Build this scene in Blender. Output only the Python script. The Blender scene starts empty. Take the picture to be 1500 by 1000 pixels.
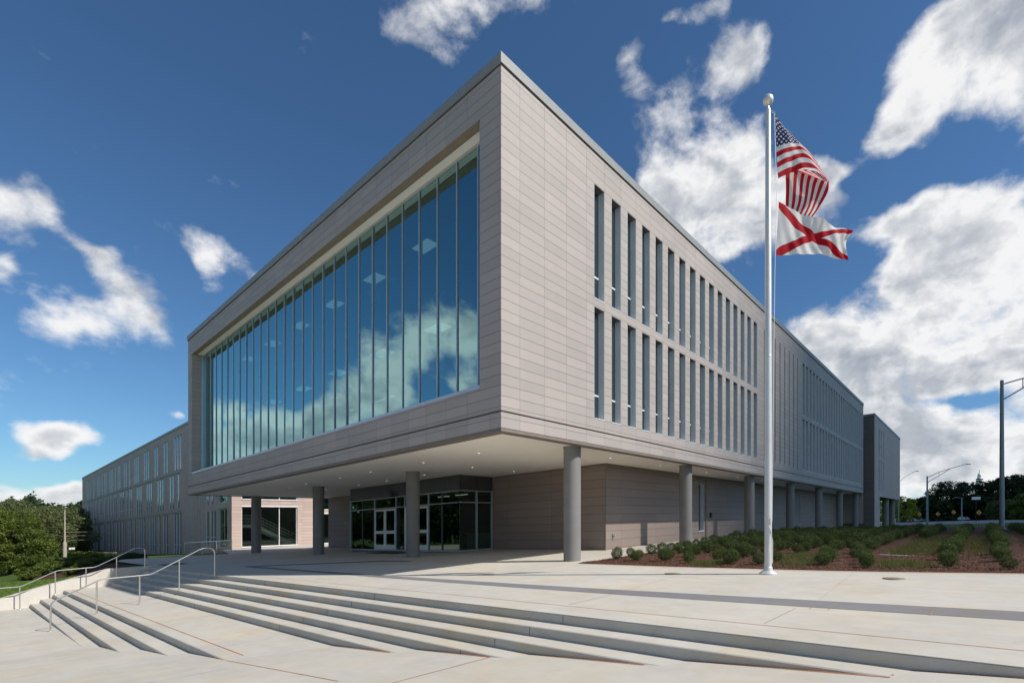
import bpy, bmesh, math, random
import numpy as np
from mathutils import Vector, Matrix
random.seed(7); rng = np.random.default_rng(11)
scene = bpy.context.scene
col = scene.collection
R = math.radians
KA, KB = 0.025, 0.015            # the building follows the fall of the site

# ------------------------------------------------------------------ materials
def newmat(name):
    m = bpy.data.materials.new(name); m.use_nodes = True
    nt = m.node_tree; nt.nodes.clear()
    out = nt.nodes.new('ShaderNodeOutputMaterial')
    return m, nt, out
class N:
    def __init__(s, nt): s.nt = nt
    def n(s, t, **k):
        nd = s.nt.nodes.new(t)
        for a, b in k.items(): setattr(nd, a, b)
        return nd
    def l(s, a, b): s.nt.links.new(a, b)
    def val(s, sock, v):
        if isinstance(v, (int, float, tuple, list)): sock.default_value = v
        else: s.l(v, sock)
    def math(s, op, a, b=None, c=None, clamp=False):
        nd = s.n('ShaderNodeMath', operation=op, use_clamp=clamp)
        s.val(nd.inputs[0], a)
        if b is not None: s.val(nd.inputs[1], b)
        if c is not None: s.val(nd.inputs[2], c)
        return nd.outputs[0]
    def vmath(s, op, a, b=None, scale=None):
        nd = s.n('ShaderNodeVectorMath', operation=op)
        s.val(nd.inputs[0], a)
        if b is not None: s.val(nd.inputs[1], b)
        if scale is not None: s.val(nd.inputs['Scale'], scale)
        return nd
    def mix(s, f, a, b, blend='MIX'):
        nd = s.n('ShaderNodeMix', data_type='RGBA', blend_type=blend)
        s.val(nd.inputs[0], f)
        for sk, v in ((nd.inputs[6], a), (nd.inputs[7], b)):
            if isinstance(v, (tuple, list)): sk.default_value = (*v[:3], 1)
            else: s.l(v, sk)
        return nd.outputs[2]
    def noise(s, vec, scale, detail=4, rough=.55, dist=0):
        nd = s.n('ShaderNodeTexNoise'); nd.inputs['Scale'].default_value = scale
        nd.inputs['Detail'].default_value = detail; nd.inputs['Roughness'].default_value = rough
        nd.inputs['Distortion'].default_value = dist
        if vec is not None: s.l(vec, nd.inputs['Vector'])
        return nd.outputs['Fac']
    def ramp(s, f, a, b, x0=0., x1=1.):
        nd = s.n('ShaderNodeMapRange', interpolation_type='SMOOTHSTEP')
        s.val(nd.inputs['Value'], f); nd.inputs['From Min'].default_value = x0; nd.inputs['From Max'].default_value = x1
        nd.inputs['To Min'].default_value = a; nd.inputs['To Max'].default_value = b
        return nd.outputs[0]
    def pos(s):
        return s.n('ShaderNodeNewGeometry').outputs['Position']
    def bsdf(s, out, colr, rough=.6, metal=0., spec=.5, normal=None):
        b = s.n('ShaderNodeBsdfPrincipled')
        if isinstance(colr, (tuple, list)): b.inputs['Base Color'].default_value = (*colr[:3], 1)
        else: s.l(colr, b.inputs['Base Color'])
        s.val(b.inputs['Roughness'], rough); s.val(b.inputs['Metallic'], metal)
        b.inputs['Specular IOR Level'].default_value = spec
        if normal is not None: s.l(normal, b.inputs['Normal'])
        s.l(b.outputs[0], out.inputs[0]); return b
    def bump(s, h, strength=.3, dist=.01):
        nd = s.n('ShaderNodeBump'); nd.inputs['Strength'].default_value = strength
        nd.inputs['Distance'].default_value = dist; s.l(h, nd.inputs['Height']); return nd.outputs[0]

def simple(name, c, rough=.6, metal=0., var=.08, nscale=3., bump=0., spec=.5):
    m, nt, out = newmat(name); g = N(nt)
    p = g.n('ShaderNodeTexCoord').outputs['Object']
    f = g.noise(p, nscale, 5, .6)
    lo = tuple(x*(1-var) for x in c); hi = tuple(min(1, x*(1+var)) for x in c)
    cc = g.mix(g.ramp(f, 0, 1, .3, .7), lo, hi)
    nrm = g.bump(g.noise(p, nscale*12, 4), bump, .01) if bump else None
    g.bsdf(out, cc, rough, metal, spec, nrm); return m

def clad_mat(name, base, du=1.067, dv=.3105, ou=0., ov=0., vert=True):
    m, nt, out = newmat(name); g = N(nt)
    uv = g.n('ShaderNodeUVMap').outputs[0]
    sx = g.n('ShaderNodeSeparateXYZ'); g.l(uv, sx.inputs[0])
    u = g.math('DIVIDE', g.math('SUBTRACT', sx.outputs[0], ou), du)
    v = g.math('DIVIDE', g.math('SUBTRACT', sx.outputs[1], ov), dv)
    fu, fv = g.math('FRACT', u), g.math('FRACT', v)
    def edge(f, w):
        d = g.math('MINIMUM', f, g.math('SUBTRACT', 1., f))
        return g.math('LESS_THAN', d, w)
    jv = edge(fv, .007/dv); ju = edge(fu, .0048/du)
    joint = g.math('MAXIMUM', jv, ju) if vert else jv
    cid = g.n('ShaderNodeCombineXYZ')
    g.l(g.math('FLOOR', u) if vert else g.math('FLOOR', g.math('DIVIDE', sx.outputs[0], 3.2)), cid.inputs[0]); g.l(g.math('FLOOR', v), cid.inputs[1])
    wn = g.n('ShaderNodeTexWhiteNoise'); g.l(cid.outputs[0], wn.inputs[0])
    tone = g.math('MULTIPLY_ADD', wn.outputs['Value'], .13, .935)
    fine = g.noise(g.pos(), 14., 5, .7); big = g.noise(g.pos(), .25, 3, .5)
    streak_v = g.vmath('MULTIPLY', g.pos(), (2.2, 2.2, .12)).outputs[0]
    streak = g.noise(streak_v, 1., 4, .6)
    tone = g.math('MULTIPLY', tone, g.math('MULTIPLY_ADD', fine, .10, .95))
    tone = g.math('MULTIPLY', tone, g.math('MULTIPLY_ADD', big, .16, .92))
    tone = g.math('MULTIPLY', tone, g.math('MULTIPLY_ADD', streak, .10, .95))
    c2 = g.mix(wn.outputs['Value'], base, (base[0]*1.015, base[1]*.99, base[2]*.985))
    sc = g.vmath('SCALE', c2, scale=tone).outputs[0]
    cc = g.mix(g.math('MULTIPLY', joint, .6), sc, (.06, .052, .05))
    h = g.math('SUBTRACT', 1., joint)
    nrm = g.bump(h, .7, .012)
    g.bsdf(out, cc, .62, 0, .4, nrm); return m

def concrete(name, c, joints=False, stain=.0):
    m, nt, out = newmat(name); g = N(nt); p = g.pos()
    a = g.noise(p, .35, 5, .6); b = g.noise(p, 2.3, 7, .65, .6); d = g.noise(p, 45, 3, .6)
    sv = g.vmath('MULTIPLY', p, (.5, 2.4, 1.)).outputs[0]; e = g.noise(sv, .9, 5, .6, 1.)
    t = g.math('ADD', g.math('MULTIPLY', a, .34), g.math('MULTIPLY', b, .30))
    t = g.math('ADD', t, g.math('MULTIPLY', e, .18)); t = g.math('ADD', t, g.math('MULTIPLY', d, .06))
    t = g.math('ADD', t, .56)
    warm = g.mix(g.ramp(g.noise(p, .6, 5, .6, .5), 0, 1, .46, .72), c, (c[0]*1.03, c[1]*.96, c[2]*.85))
    cc = g.vmath('SCALE', warm, scale=t).outputs[0]
    if stain:
        s2 = g.math('ADD', g.ramp(g.noise(p, 1.7, 8, .7, 1.2), 0, stain, .54, .74), g.ramp(g.noise(p, 9., 6, .7, .6), 0, stain*.8, .60, .72), clamp=True)
        cc = g.mix(s2, cc, (c[0]*.5, c[1]*.48, c[2]*.45))
    nrm = g.bump(g.math('ADD', d, g.math('MULTIPLY', b, .6)), .22, .006)
    g.bsdf(out, cc, .8, 0, .3, nrm); return m

def leaf_mat(name, dark, light, trans=.25):
    m, nt, out = newmat(name); g = N(nt)
    at = g.n('ShaderNodeAttribute', attribute_name='tone')
    oi = g.n('ShaderNodeObjectInfo')
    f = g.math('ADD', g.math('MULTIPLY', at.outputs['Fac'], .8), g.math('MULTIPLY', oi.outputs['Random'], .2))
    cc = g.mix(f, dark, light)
    b = g.bsdf(out, cc, .55, 0, .35)
    tr = g.n('ShaderNodeBsdfTranslucent'); g.l(g.mix(.5, cc, (light[0]*1.3, light[1]*1.4, light[2]*.7)), tr.inputs[0])
    mx = g.n('ShaderNodeMixShader'); mx.inputs[0].default_value = trans
    g.l(b.outputs[0], mx.inputs[1]); g.l(tr.outputs[0], mx.inputs[2]); g.l(mx.outputs[0], out.inputs[0]); return m

def glass_mat(name, tint, refl=(.8, .93, 1.), base=.35, ior=1.9, rough=.0):
    m, nt, out = newmat(name); g = N(nt)
    t = g.n('ShaderNodeBsdfTransparent'); t.inputs[0].default_value = (*tint, 1)
    gl = g.n('ShaderNodeBsdfGlossy'); gl.inputs[0].default_value = (*refl, 1); gl.inputs['Roughness'].default_value = rough
    fr = g.n('ShaderNodeFresnel'); fr.inputs[0].default_value = ior
    f = g.math('ADD', fr.outputs[0], base, clamp=True)
    mx = g.n('ShaderNodeMixShader'); g.l(f, mx.inputs[0]); g.l(t.outputs[0], mx.inputs[1]); g.l(gl.outputs[0], mx.inputs[2])
    g.l(mx.outputs[0], out.inputs[0]); return m

def dark_glass(name, c, rough=.03, spec=.9):
    m, nt, out = newmat(name); g = N(nt)
    b = g.bsdf(out, c, rough, 0, spec); b.inputs['IOR'].default_value = 1.75; return m

def emit(name, c, s):
    m, nt, out = newmat(name); g = N(nt)
    e = g.n('ShaderNodeEmission'); e.inputs[0].default_value = (*c, 1); e.inputs[1].default_value = s
    g.l(e.outputs[0], out.inputs[0]); return m

CL = (.388, .350, .324)
M = {}
M['cladB'] = clad_mat('terracotta_side', CL, ou=.74, ov=14.21)
M['cladA'] = clad_mat('terracotta_front', CL, ou=-1.53, ov=14.21)
M['cladP'] = clad_mat('terracotta_pier', CL, ov=14.21, vert=False)
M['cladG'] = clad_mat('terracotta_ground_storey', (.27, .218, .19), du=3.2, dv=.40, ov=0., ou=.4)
M['cladW'] = clad_mat('terracotta_wing', (.47, .375, .33), ov=14.0, ou=-60.)
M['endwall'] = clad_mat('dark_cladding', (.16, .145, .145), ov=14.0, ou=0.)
M['coping'] = simple('coping_metal', (.25, .26, .26), .5, .0, .05)
M['groove'] = simple('groove_dark', (.085, .072, .066), .8)
M['edge'] = simple('soffit_edge_metal', (.20, .165, .14), .6)
M['soffit'] = simple('soffit_plaster', (.93, .88, .80), .85, 0, .03, .4)
M['reveal_brown'] = simple('reveal_metal_brown', (.30, .235, .17), .6)
M['column'] = simple('column_concrete', (.215, .208, .198), .7, 0, .07, 1.2, .1)
M['alu'] = simple('mullion_aluminium', (.52, .55, .60), .38, .6, .04)
M['alu_dark'] = simple('dark_mullion', (.27, .30, .34), .4, .4, .04)
M['alu_bright'] = simple('bright_aluminium', (.78, .79, .80), .4, .2, .03)
M['jamb'] = simple('window_jamb_metal', (.50, .55, .58), .45, .0, .05)
M['jamb_pale'] = simple('pale_pier_metal', (.62, .66, .70), .5, 0, .04)
M['jamb_dark'] = simple('dark_head_metal', (.12, .12, .13), .6)
M['steel'] = simple('stainless_steel', (.66, .64, .60), .28, .85, .05)
M['pole_alu'] = simple('flagpole_aluminium', (.66, .655, .64), .42, .45, .05, 2.)
M['curtain_glass'] = glass_mat('curtain_wall_glass', (.14, .30, .30), (.56, .90, .90), .33, 1.95)
M['entry_glass'] = glass_mat('entry_glass', (.22, .32, .28), (.62, .80, .70), .10, 1.55)
M['stair_glass'] = glass_mat('stair_hall_glass', (.68, .80, .72), (.6, .8, .7), .02, 1.45)
M['win_glass'] = dark_glass('window_glass', (.022, .035, .045), .04)
M['win_glass_wing'] = dark_glass('window_glass_wing', (.16, .23, .28), .05, 1.)
M['spandrel'] = dark_glass('spandrel_glass', (.03, .035, .04), .12)
M['slab'] = simple('floor_slab_edge', (.04, .05, .055), .8)
M['ceil'] = simple('interior_ceiling', (.55, .55, .5), .9)
M['inwall'] = simple('interior_wall', (.22, .23, .22), .9)
M['infloor'] = simple('interior_floor', (.14, .13, .12), .6)
M['panel_light'] = emit('ceiling_light_panel', (1., .97, .90), .55)
M['downlight'] = emit('downlight_lens', (1, .97, .9), 1.8)
M['white'] = simple('white_paint', (.78, .78, .77), .5, 0, .03)
M['conc'] = concrete('plaza_concrete', (.50, .475, .415), stain=.06)
M['conc_step'] = concrete('step_concrete', (.50, .475, .42), stain=.35)
M['conc_band'] = concrete('dark_paving_band', (.20, .20, .205), stain=.1)
M['conc_edge'] = concrete('tan_edge_band', (.50, .40, .32), stain=.1)
M['wallconc'] = concrete('wall_concrete', (.58, .555, .51), stain=.12)
M['orange'] = simple('orange_joint_sealant', (.46, .17, .06), .8, 0, .25, 3.)
M['joint'] = simple('pale_joint', (.30, .22, .15), .85, 0, .2, 2.)
M['gap'] = simple('dark_joint', (.10, .095, .09), .9)
M['iron'] = simple('cover_iron', (.22, .18, .13), .6, .3, .2, 9.)
M['leaf_shrub'] = leaf_mat('shrub_leaves', (.020, .036, .012), (.105, .15, .032))
M['leaf_tree'] = leaf_mat('tree_leaves', (.032, .052, .010), (.165, .215, .035))
M['leaf_dark'] = leaf_mat('dark_tree_leaves', (.012, .028, .010), (.050, .085, .025))
M['leaf_grey'] = leaf_mat('grey_green_leaves', (.050, .068, .026), (.155, .185, .070))
M['leaf_yellow'] = leaf_mat('yellow_green_leaves', (.14, .17, .02), (.42, .42, .04))
M['grass_blade'] = leaf_mat('grass_blades', (.05, .065, .018), (.19, .20, .06))
M['bark'] = simple('bark', (.10, .075, .055), .9, 0, .3, 8., .5)
M['red'] = simple('red_car_paint', (.32, .02, .02), .3, .1)
M['carw'] = simple('pale_car_paint', (.55, .57, .60), .3, .2)
M['card'] = simple('dark_car_paint', (.05, .055, .07), .3, .2)
M['tyre'] = simple('rubber', (.02, .02, .02), .8)
M['rim'] = simple('rim_metal', (.4, .4, .42), .4, .7)
M['lampmetal'] = simple('lamp_post_metal', (.22, .235, .26), .45, .6, .06)
M['yellowsign'] = simple('yellow_sign', (.75, .36, .02), .5)
M['black'] = simple('black_paint', (.015, .015, .015), .6)
M['wood'] = simple('utility_pole_wood', (.42, .37, .31), .85, 0, .2, 5.)
M['stone'] = concrete('stone', (.42, .36, .28), stain=.3)
M['asphalt'] = simple('road_surface', (.26, .24, .22), .85, 0, .1, .5)
M['terra_chip'] = simple('mulch_chip', (.14, .065, .04), .9, 0, .4, 20)

def mulch_mat():
    m, nt, out = newmat('mulch'); g = N(nt); p = g.pos()
    a = g.noise(p, 26, 8, .75, .4); b = g.noise(p, 2.2, 4, .6); d = g.noise(p, 90, 3, .6)
    cc = g.mix(g.ramp(a, 0, 1, .34, .66), (.028, .014, .009), (.165, .078, .048))
    cc = g.mix(g.ramp(b, 0, .35, .5, .75), cc, (.22, .15, .10))
    g.bsdf(out, cc, .95, 0, .2, g.bump(g.math('ADD', a, d), .9, .03)); return m
def grass_mat():
    m, nt, out = newmat('lawn'); g = N(nt); p = g.pos()
    a = g.noise(p, .12, 4, .6); b = g.noise(p, 9, 6, .75); d = g.noise(p, 1.3, 5, .65)
    cc = g.mix(g.ramp(b, 0, 1, .3, .7), (.030, .062, .010), (.085, .14, .022))
    cc = g.mix(g.ramp(a, 0, .5, .45, .7), cc, (.12, .14, .04))
    cc = g.mix(g.ramp(d, 0, .35, .5, .8), cc, (.05, .09, .02))
    g.bsdf(out, cc, .9, 0, .2, g.bump(b, .8, .05)); return m
M['mulch'] = mulch_mat(); M['lawn'] = grass_mat()

# ------------------------------------------------------------------ mesh builder
class MB:
    def __init__(s): s.v = []; s.f = []; s.m = []; s.uv = []; s.sm = []
    def quad(s, pts, mat=0, uv=None, smooth=False):
        i = len(s.v); s.v += [tuple(p) for p in pts]; s.f.append(tuple(range(i, i+len(pts)))); s.m.append(mat); s.sm.append(smooth)
        if uv is None:
            a = Vector(pts[1])-Vector(pts[0]); b = Vector(pts[2])-Vector(pts[1]); n = a.cross(b)
            ax = max(range(3), key=lambda k: abs(n[k]))
            uv = [(p[1], p[2]) if ax == 0 else (p[0], p[2]) if ax == 1 else (p[0], p[1]) for p in pts]
        s.uv.append(uv)
    def box(s, x0, x1, y0, y1, z0, z1, mat=0, skip=''):
        if x0 > x1: x0, x1 = x1, x0
        if y0 > y1: y0, y1 = y1, y0
        if z0 > z1: z0, z1 = z1, z0
        if 'l' not in skip: s.quad([(x0, y1, z0), (x0, y0, z0), (x0, y0, z1), (x0, y1, z1)], mat)
        if 'r' not in skip: s.quad([(x1, y0, z0), (x1, y1, z0), (x1, y1, z1), (x1, y0, z1)], mat)
        if 'f' not in skip: s.quad([(x0, y0, z0), (x1, y0, z0), (x1, y0, z1), (x0, y0, z1)], mat)
        if 'b' not in skip: s.quad([(x1, y1, z0), (x0, y1, z0), (x0, y1, z1), (x1, y1, z1)], mat)
        if 'd' not in skip: s.quad([(x0, y1, z0), (x1, y1, z0), (x1, y0, z0), (x0, y0, z0)], mat)
        if 'u' not in skip: s.quad([(x0, y0, z1), (x1, y0, z1), (x1, y1, z1), (x0, y1, z1)], mat)
        return s
    def tube(s, path, r, seg=10, mat=0, r2=None, cap=True):
        P = [Vector(p) for p in path]; n = len(P); rings = []
        prev = None
        for i, p in enumerate(P):
            d = (P[min(i+1, n-1)]-P[max(i-1, 0)]).normalized()
            if prev is None:
                a = d.cross(Vector((0, 0, 1)))
                if a.length < 1e-3: a = d.cross(Vector((1, 0, 0)))
                a.normalize()
            else:
                a = (prev - d*prev.dot(d)).normalized()
            prev = a; b = d.cross(a)
            rr = r if r2 is None else r+(r2-r)*i/(n-1)
            rings.append([p+(a*math.cos(2*math.pi*k/seg)+b*math.sin(2*math.pi*k/seg))*rr for k in range(seg)])
        for i in range(n-1):
            for k in range(seg):
                k2 = (k+1) % seg
                s.quad([rings[i][k2], rings[i][k], rings[i+1][k], rings[i+1][k2]], mat, smooth=True)
        if cap:
            s.quad(rings[0], mat); s.quad(rings[-1][::-1], mat)
        return s
    def lathe(s, c, prof, seg=24, mat=0):
        c = Vector(c)
        for (r0, z0), (r1, z1) in zip(prof[:-1], prof[1:]):
            for k in range(seg):
                a, b = 2*math.pi*k/seg, 2*math.pi*(k+1)/seg
                P = lambda r, z, t: c+Vector((r*math.cos(t), r*math.sin(t), z))
                pts = [P(r0, z0, a), P(r0, z0, b), P(r1, z1, b), P(r1, z1, a)]
                if r0 < 1e-6: pts = pts[1:]
                elif r1 < 1e-6: pts = pts[:3]
                s.quad(pts, mat, smooth=True)
        return s
    def build(s, name, mats, parent=None, shear=False, merge=False, origin=None):
        v = np.array(s.v, float)
        if shear: v[:, 2] += KA*v[:, 0]+KB*v[:, 1]
        o0 = np.zeros(3)
        if origin is not None:
            o0 = np.array(origin, float); v = v-o0
        me = bpy.data.meshes.new(name); me.from_pydata(v.tolist(), [], s.f)
        if not isinstance(mats, (list, tuple)): mats = [mats]
        for m in mats: me.materials.append(M[m])
        me.polygons.foreach_set('material_index', s.m); me.polygons.foreach_set('use_smooth', s.sm)
        uvl = me.uv_layers.new(name='UVMap'); flat = [c for f in s.uv for p in f for c in p]
        uvl.data.foreach_set('uv', flat)
        if merge:
            bm = bmesh.new(); bm.from_mesh(me); bmesh.ops.remove_doubles(bm, verts=bm.verts, dist=1e-4); bm.to_mesh(me); bm.free()
        me.update()
        o = bpy.data.objects.new(name, me); o.location = o0; col.objects.link(o)
        if parent is not None: o.parent = parent
        return o

def tag(o, label=None, cat=None, group=None, kind=None):
    if label: o['label'] = label
    if cat: o['category'] = cat
    if group: o['group'] = group
    if kind: o['kind'] = kind
    return o
def empty(name, loc=(0, 0, 0), label=None, cat=None, group=None, rz=0):
    o = bpy.data.objects.new(name, None); o.location = loc; o.rotation_euler = (0, 0, rz); o.empty_display_size = .3
    col.objects.link(o); return tag(o, label, cat, group)
def copytree(o, parent=None, loc=None, rz=None, scale=None):
    kids = [c for c in ALLK.get(o.name, [])]
    c = o.copy(); col.objects.link(c)
    if parent is not None: c.parent = parent
    if loc is not None: c.location = loc
    if rz is not None: c.rotation_euler[2] = rz
    if scale is not None: c.scale = (scale,)*3 if isinstance(scale, (int, float)) else scale
    for k in kids:
        copytree(k, c)
    return c
ALLK = {}
def kid(parent, child): ALLK.setdefault(parent.name, []).append(child); child.parent = parent; return child

def facade(mb, axis, c, u0, u1, z0, z1, holes, depth, mat=0, rmat=1, sign=1):
    """wall skin with openings; axis 'x': plane x=c, u=y, outward +x*sign; axis 'y': plane y=c, u=x, outward -y"""
    us = sorted({u0, u1, *[round(h[i], 4) for h in holes for i in (0, 1)]}); zs = sorted({z0, z1, *[round(h[i], 4) for h in holes for i in (2, 3)]})
    def P(u, z, d=0.):
        return (c-sign*d, u, z) if axis == 'x' else (u, c+d, z)
    def q(pts, m):
        if axis == 'x': uv = [(p[1]+p[0]*0, p[2]) for p in pts]
        else: uv = [(p[0], p[2]) for p in pts]
        mb.quad(pts, m, uv)
    for a, b in zip(us[:-1], us[1:]):
        runs = []
        for e, f in zip(zs[:-1], zs[1:]):
            um, zm = (a+b)/2, (e+f)/2
            if any(h[0] < um < h[1] and h[2] < zm < h[3] for h in holes): continue
            if runs and abs(runs[-1][1]-e) < 1e-6: runs[-1][1] = f
            else: runs.append([e, f])
        for e, f in runs:
            if axis == 'x' and sign > 0 or axis == 'y': q([P(a, e), P(b, e), P(b, f), P(a, f)], mat)
            else: q([P(b, e), P(a, e), P(a, f), P(b, f)], mat)
    for h in holes:
        a, b, e, f = h[:4]; m = rmat
        q([P(a, e), P(a, e, depth), P(a, f, depth), P(a, f)], m); q([P(b, e, depth), P(b, e), P(b, f), P(b, f, depth)], m)
        q([P(a, f), P(a, f, depth), P(b, f, depth), P(b, f)], m); q([P(a, e, depth), P(a, e), P(b, e), P(b, e, depth)], m)
# world-offset bookkeeping so parts can be written in site coordinates
WORLD = {}
_build = MB.build
def build(s, name, mats, parent=None, shear=False, merge=False, origin=None):
    o = _build(s, name, mats, parent, shear, merge, origin)
    w = Vector(o.location); WORLD[o.name] = w
    if parent is not None:
        o.location = w-WORLD.get(parent.name, Vector(parent.location)); ALLK.setdefault(parent.name, []).append(o)
    return o
MB.build = build
def sh(x, y, z): return (x, y, z+KA*x+KB*y)
def plane(x, y): return .0287*x+.0336*y-.23           # the upper plaza

ZT, ZC, ZB = 14.69, 14.36, 3.88
LA, LB = 31.45, 57.5
# ================================================================= MAIN BUILDING
b = empty('office_building', (0, 0, -.2), 'large taupe panelled building raised on round columns, with a wide glass front over its entrance', 'building')
WORLD[b.name] = Vector((0, 0, -.2))
# --- side wall with window slots
W1 = [4.38+1.067*i for i in range(16)]; W2 = [31.2+1.067*i for i in range(24)]
RIB = [22.25+1.067*i for i in range(8)]
holes = []
for y in W1+W2:
    holes += [(y, y+.63, 9.18, 13.26), (y, y+.63, 4.89, 8.89)]
for y in RIB: holes.append((y, y+.17, 4.95, 13.3))
mb = MB(); facade(mb, 'x', 0., 0., LB, 4.46, ZC, holes, .25)
facade(mb, 'x', 0., 0., LB, 3.98, 4.43, [], 0)
for y in RIB: mb.quad([(-.2, y, 4.95), (-.2, y+.17, 4.95), (-.2, y+.17, 13.3), (-.2, y, 13.3)], 2)
mb.build('side_wall', ['cladB', 'cladP', 'groove'], b, True)
# --- front wall round the big opening
OX0, OX1, OZ0, OZ1 = -30.58, -.93, 5.28, 13.29
mb = MB()
facade(mb, 'y', 0., -LA, OX1, 4.46, ZC, [(OX0, OX1, OZ0, OZ1)], 0)
facade(mb, 'y', 0., -LA, 0., 3.98, 4.43, [], 0)
f0 = len(mb.f)
facade(mb, 'y', 0., OX1, 0., 4.46, ZC, [], 0)
for i in range(f0, len(mb.f)): mb.m[i] = 1; mb.uv[i] = [(p[0]+2.2, p[1]) for p in mb.uv[i]]
mb.build('front_wall', ['cladA', 'cladP'], b, True)
mb = MB()   # reveals of the opening
mb.quad([(OX0, 0, OZ0), (OX0, .63, OZ0), (OX0, .63, OZ1), (OX0, 0, OZ1)], 0)
mb.quad([(OX1, .63, OZ0), (OX1, 0, OZ0), (OX1, 0, OZ1), (OX1, .63, OZ1)], 0)
mb.quad([(OX0, .0, OZ1), (OX0, .28, OZ1), (OX1, .28, OZ1), (OX1, .0, OZ1)], 1)
mb.quad([(OX0, .28, OZ1+.02), (OX0, .66, OZ1+.02), (OX1, .66, OZ1+.02), (OX1, .28, OZ1+.02)], 2)
mb.quad([(OX0, .66, OZ0), (OX0, 0, OZ0), (OX1, 0, OZ0), (OX1, .66, OZ0)], 3)
mb.build('opening_reveal', ['cladP', 'reveal_brown', 'soffit', 'alu'], b, True)
# --- far and end walls, roof, closed back
mb = MB()
mb.quad([(-LA, 10, 3.98), (-LA, 0, 3.98), (-LA, 0, ZC), (-LA, 10, ZC)])
mb.quad([(0, LB, .3), (-20, LB, .3), (-20, LB, ZC), (0, LB, ZC)])
mb.quad([(-20, LB, 3.98), (-20, 10, 3.98), (-20, 10, ZC), (-20, LB, ZC)])
mb.quad([(-20, 10, 3.98), (-LA, 10, 3.98), (-LA, 10, ZC), (-20, 10, ZC)])
mb.build('back_walls', 'cladP', b, True)
mb = MB(); mb.quad([(-LA, 0.05, ZC+.05), (-.05, .05, ZC+.05), (-.05, 10, ZC+.05), (-LA, 10, ZC+.05)]); mb.quad([(-20, 10, ZC+.05), (-.05, 10, ZC+.05), (-.05, LB, ZC+.05), (-20, LB, ZC+.05)])
mb.build('roof', 'groove', b, True)
mb = MB()
mb.box(-.32, .05, -.05, LB+.05, ZC+.03, ZT); mb.box(-LA-.05, -.32, -.05, .32, ZC+.03, ZT); mb.box(-LA-.05, -LA+.3, .32, 10, ZC+.03, ZT)
mb.box(-.3, .022, -.02, LB, ZC-.002, ZC+.03, 1); mb.box(-LA, -.3, -.022, .3, ZC-.002, ZC+.03, 1)
mb.build('coping', ['coping', 'groove'], b, True)
mb = MB()   # string course groove and lower metal lip
mb.box(-.06, -.035, 0.035, LB, 4.43, 4.46); mb.box(-LA, -.035, .035, .06, 4.43, 4.46)
mb.box(-.4, .018, -.018, LB, 4.462, 4.482, 1); mb.box(-LA, -.4, -.018, .4, 4.462, 4.482, 1)
mb.box(-.35, -.012, .012, LB-.02, ZB, 3.979, 1); mb.box(-LA+.02, -.35, .012, .35, ZB, 3.979, 1); mb.box(-LA+.02, -LA+.37, .35, 10, ZB, 3.979, 1)
mb.build('string_course', ['groove', 'edge'], b, True)
mb = MB(); mb.quad([(-LA+.1, 10, 3.91), (-.05, 10, 3.91), (-.05, .05, 3.91), (-LA+.1, .05, 3.91)]); mb.quad([(-31, LB, 3.91), (-.05, LB, 3.91), (-.05, 10, 3.91), (-31, 10, 3.91)])
mb.build('soffit', 'soffit', b, True)
for x, y in ((-7.46, 2.38), (-11.95, 2.49), (-15.35, 5.24), (-18.54, 5.26), (-7.54, 5.0), (-7.61, 7.65), (-22.85, 3.1), (-15.27, 2.6), (-19.2, 2.55), (-1.48, 7.43), (-1.49, 11.63), (-1.46, 16.86), (-1.46, 21.5), (-1.46, 26.2), (-3.9, 2.4), (-11.5, 5.1), (-22.9, 5.3), (-26.9, 3.0)):
    m_ = MB(); p = sh(x, y, 3.912)
    m_.lathe(p, [(.0, -.012), (.045, -.012), (.05, -.006)], 16, 0); m_.lathe(p, [(.05, -.014), (.075, -.014), (.08, -.0)], 16, 1)
    m_.build('downlight', ['downlight', 'alu_bright'], b, origin=p)
# --- side windows
def make_window(y, z0, z1, zt, parent):
    w = MB()
    x = -.25
    w.box(x, -.004, y+.612, y+.629, z0+.01, z1-.01, 0); w.box(x, -.004, y+.001, y+.016, z0+.01, z1-.01, 0)
    w.box(x, -.004, y+.001, y+.629, z1-.016, z1-.001, 1); w.box(x, .012, y+.001, y+.629, z0+.001, z0+.03, 2)
    w.box(x-.03, x+.03, y+.016, y+.05, z0+.03, z1-.02, 1); w.box(x-.03, x+.03, y+.575, y+.612, z0+.03, z1-.02, 0)
    w.box(x-.03, x+.03, y+.05, y+.575, z1-.06, z1-.02, 1); w.box(x-.03, x+.03, y+.05, y+.575, z0+.03, z0+.07, 2)
    fr = w.build('window', ['jamb', 'jamb_dark', 'alu_bright'], parent, True)
    g_ = MB(); g_.quad([(x, y+.05, z0+.07), (x, y+.575, z0+.07), (x, y+.575, z1-.06), (x, y+.05, z1-.06)]); g_.build('pane', 'win_glass', fr, True)
    t_ = MB(); t_.box(x-.02, x+.035, y+.05, y+.575, zt, zt+.06); t_.build('transom', 'alu_bright', fr, True)
for y in W1+W2:
    make_window(y, 4.89, 8.89, 5.78, b); make_window(y, 9.18, 13.26, 10.08, b)
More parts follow.
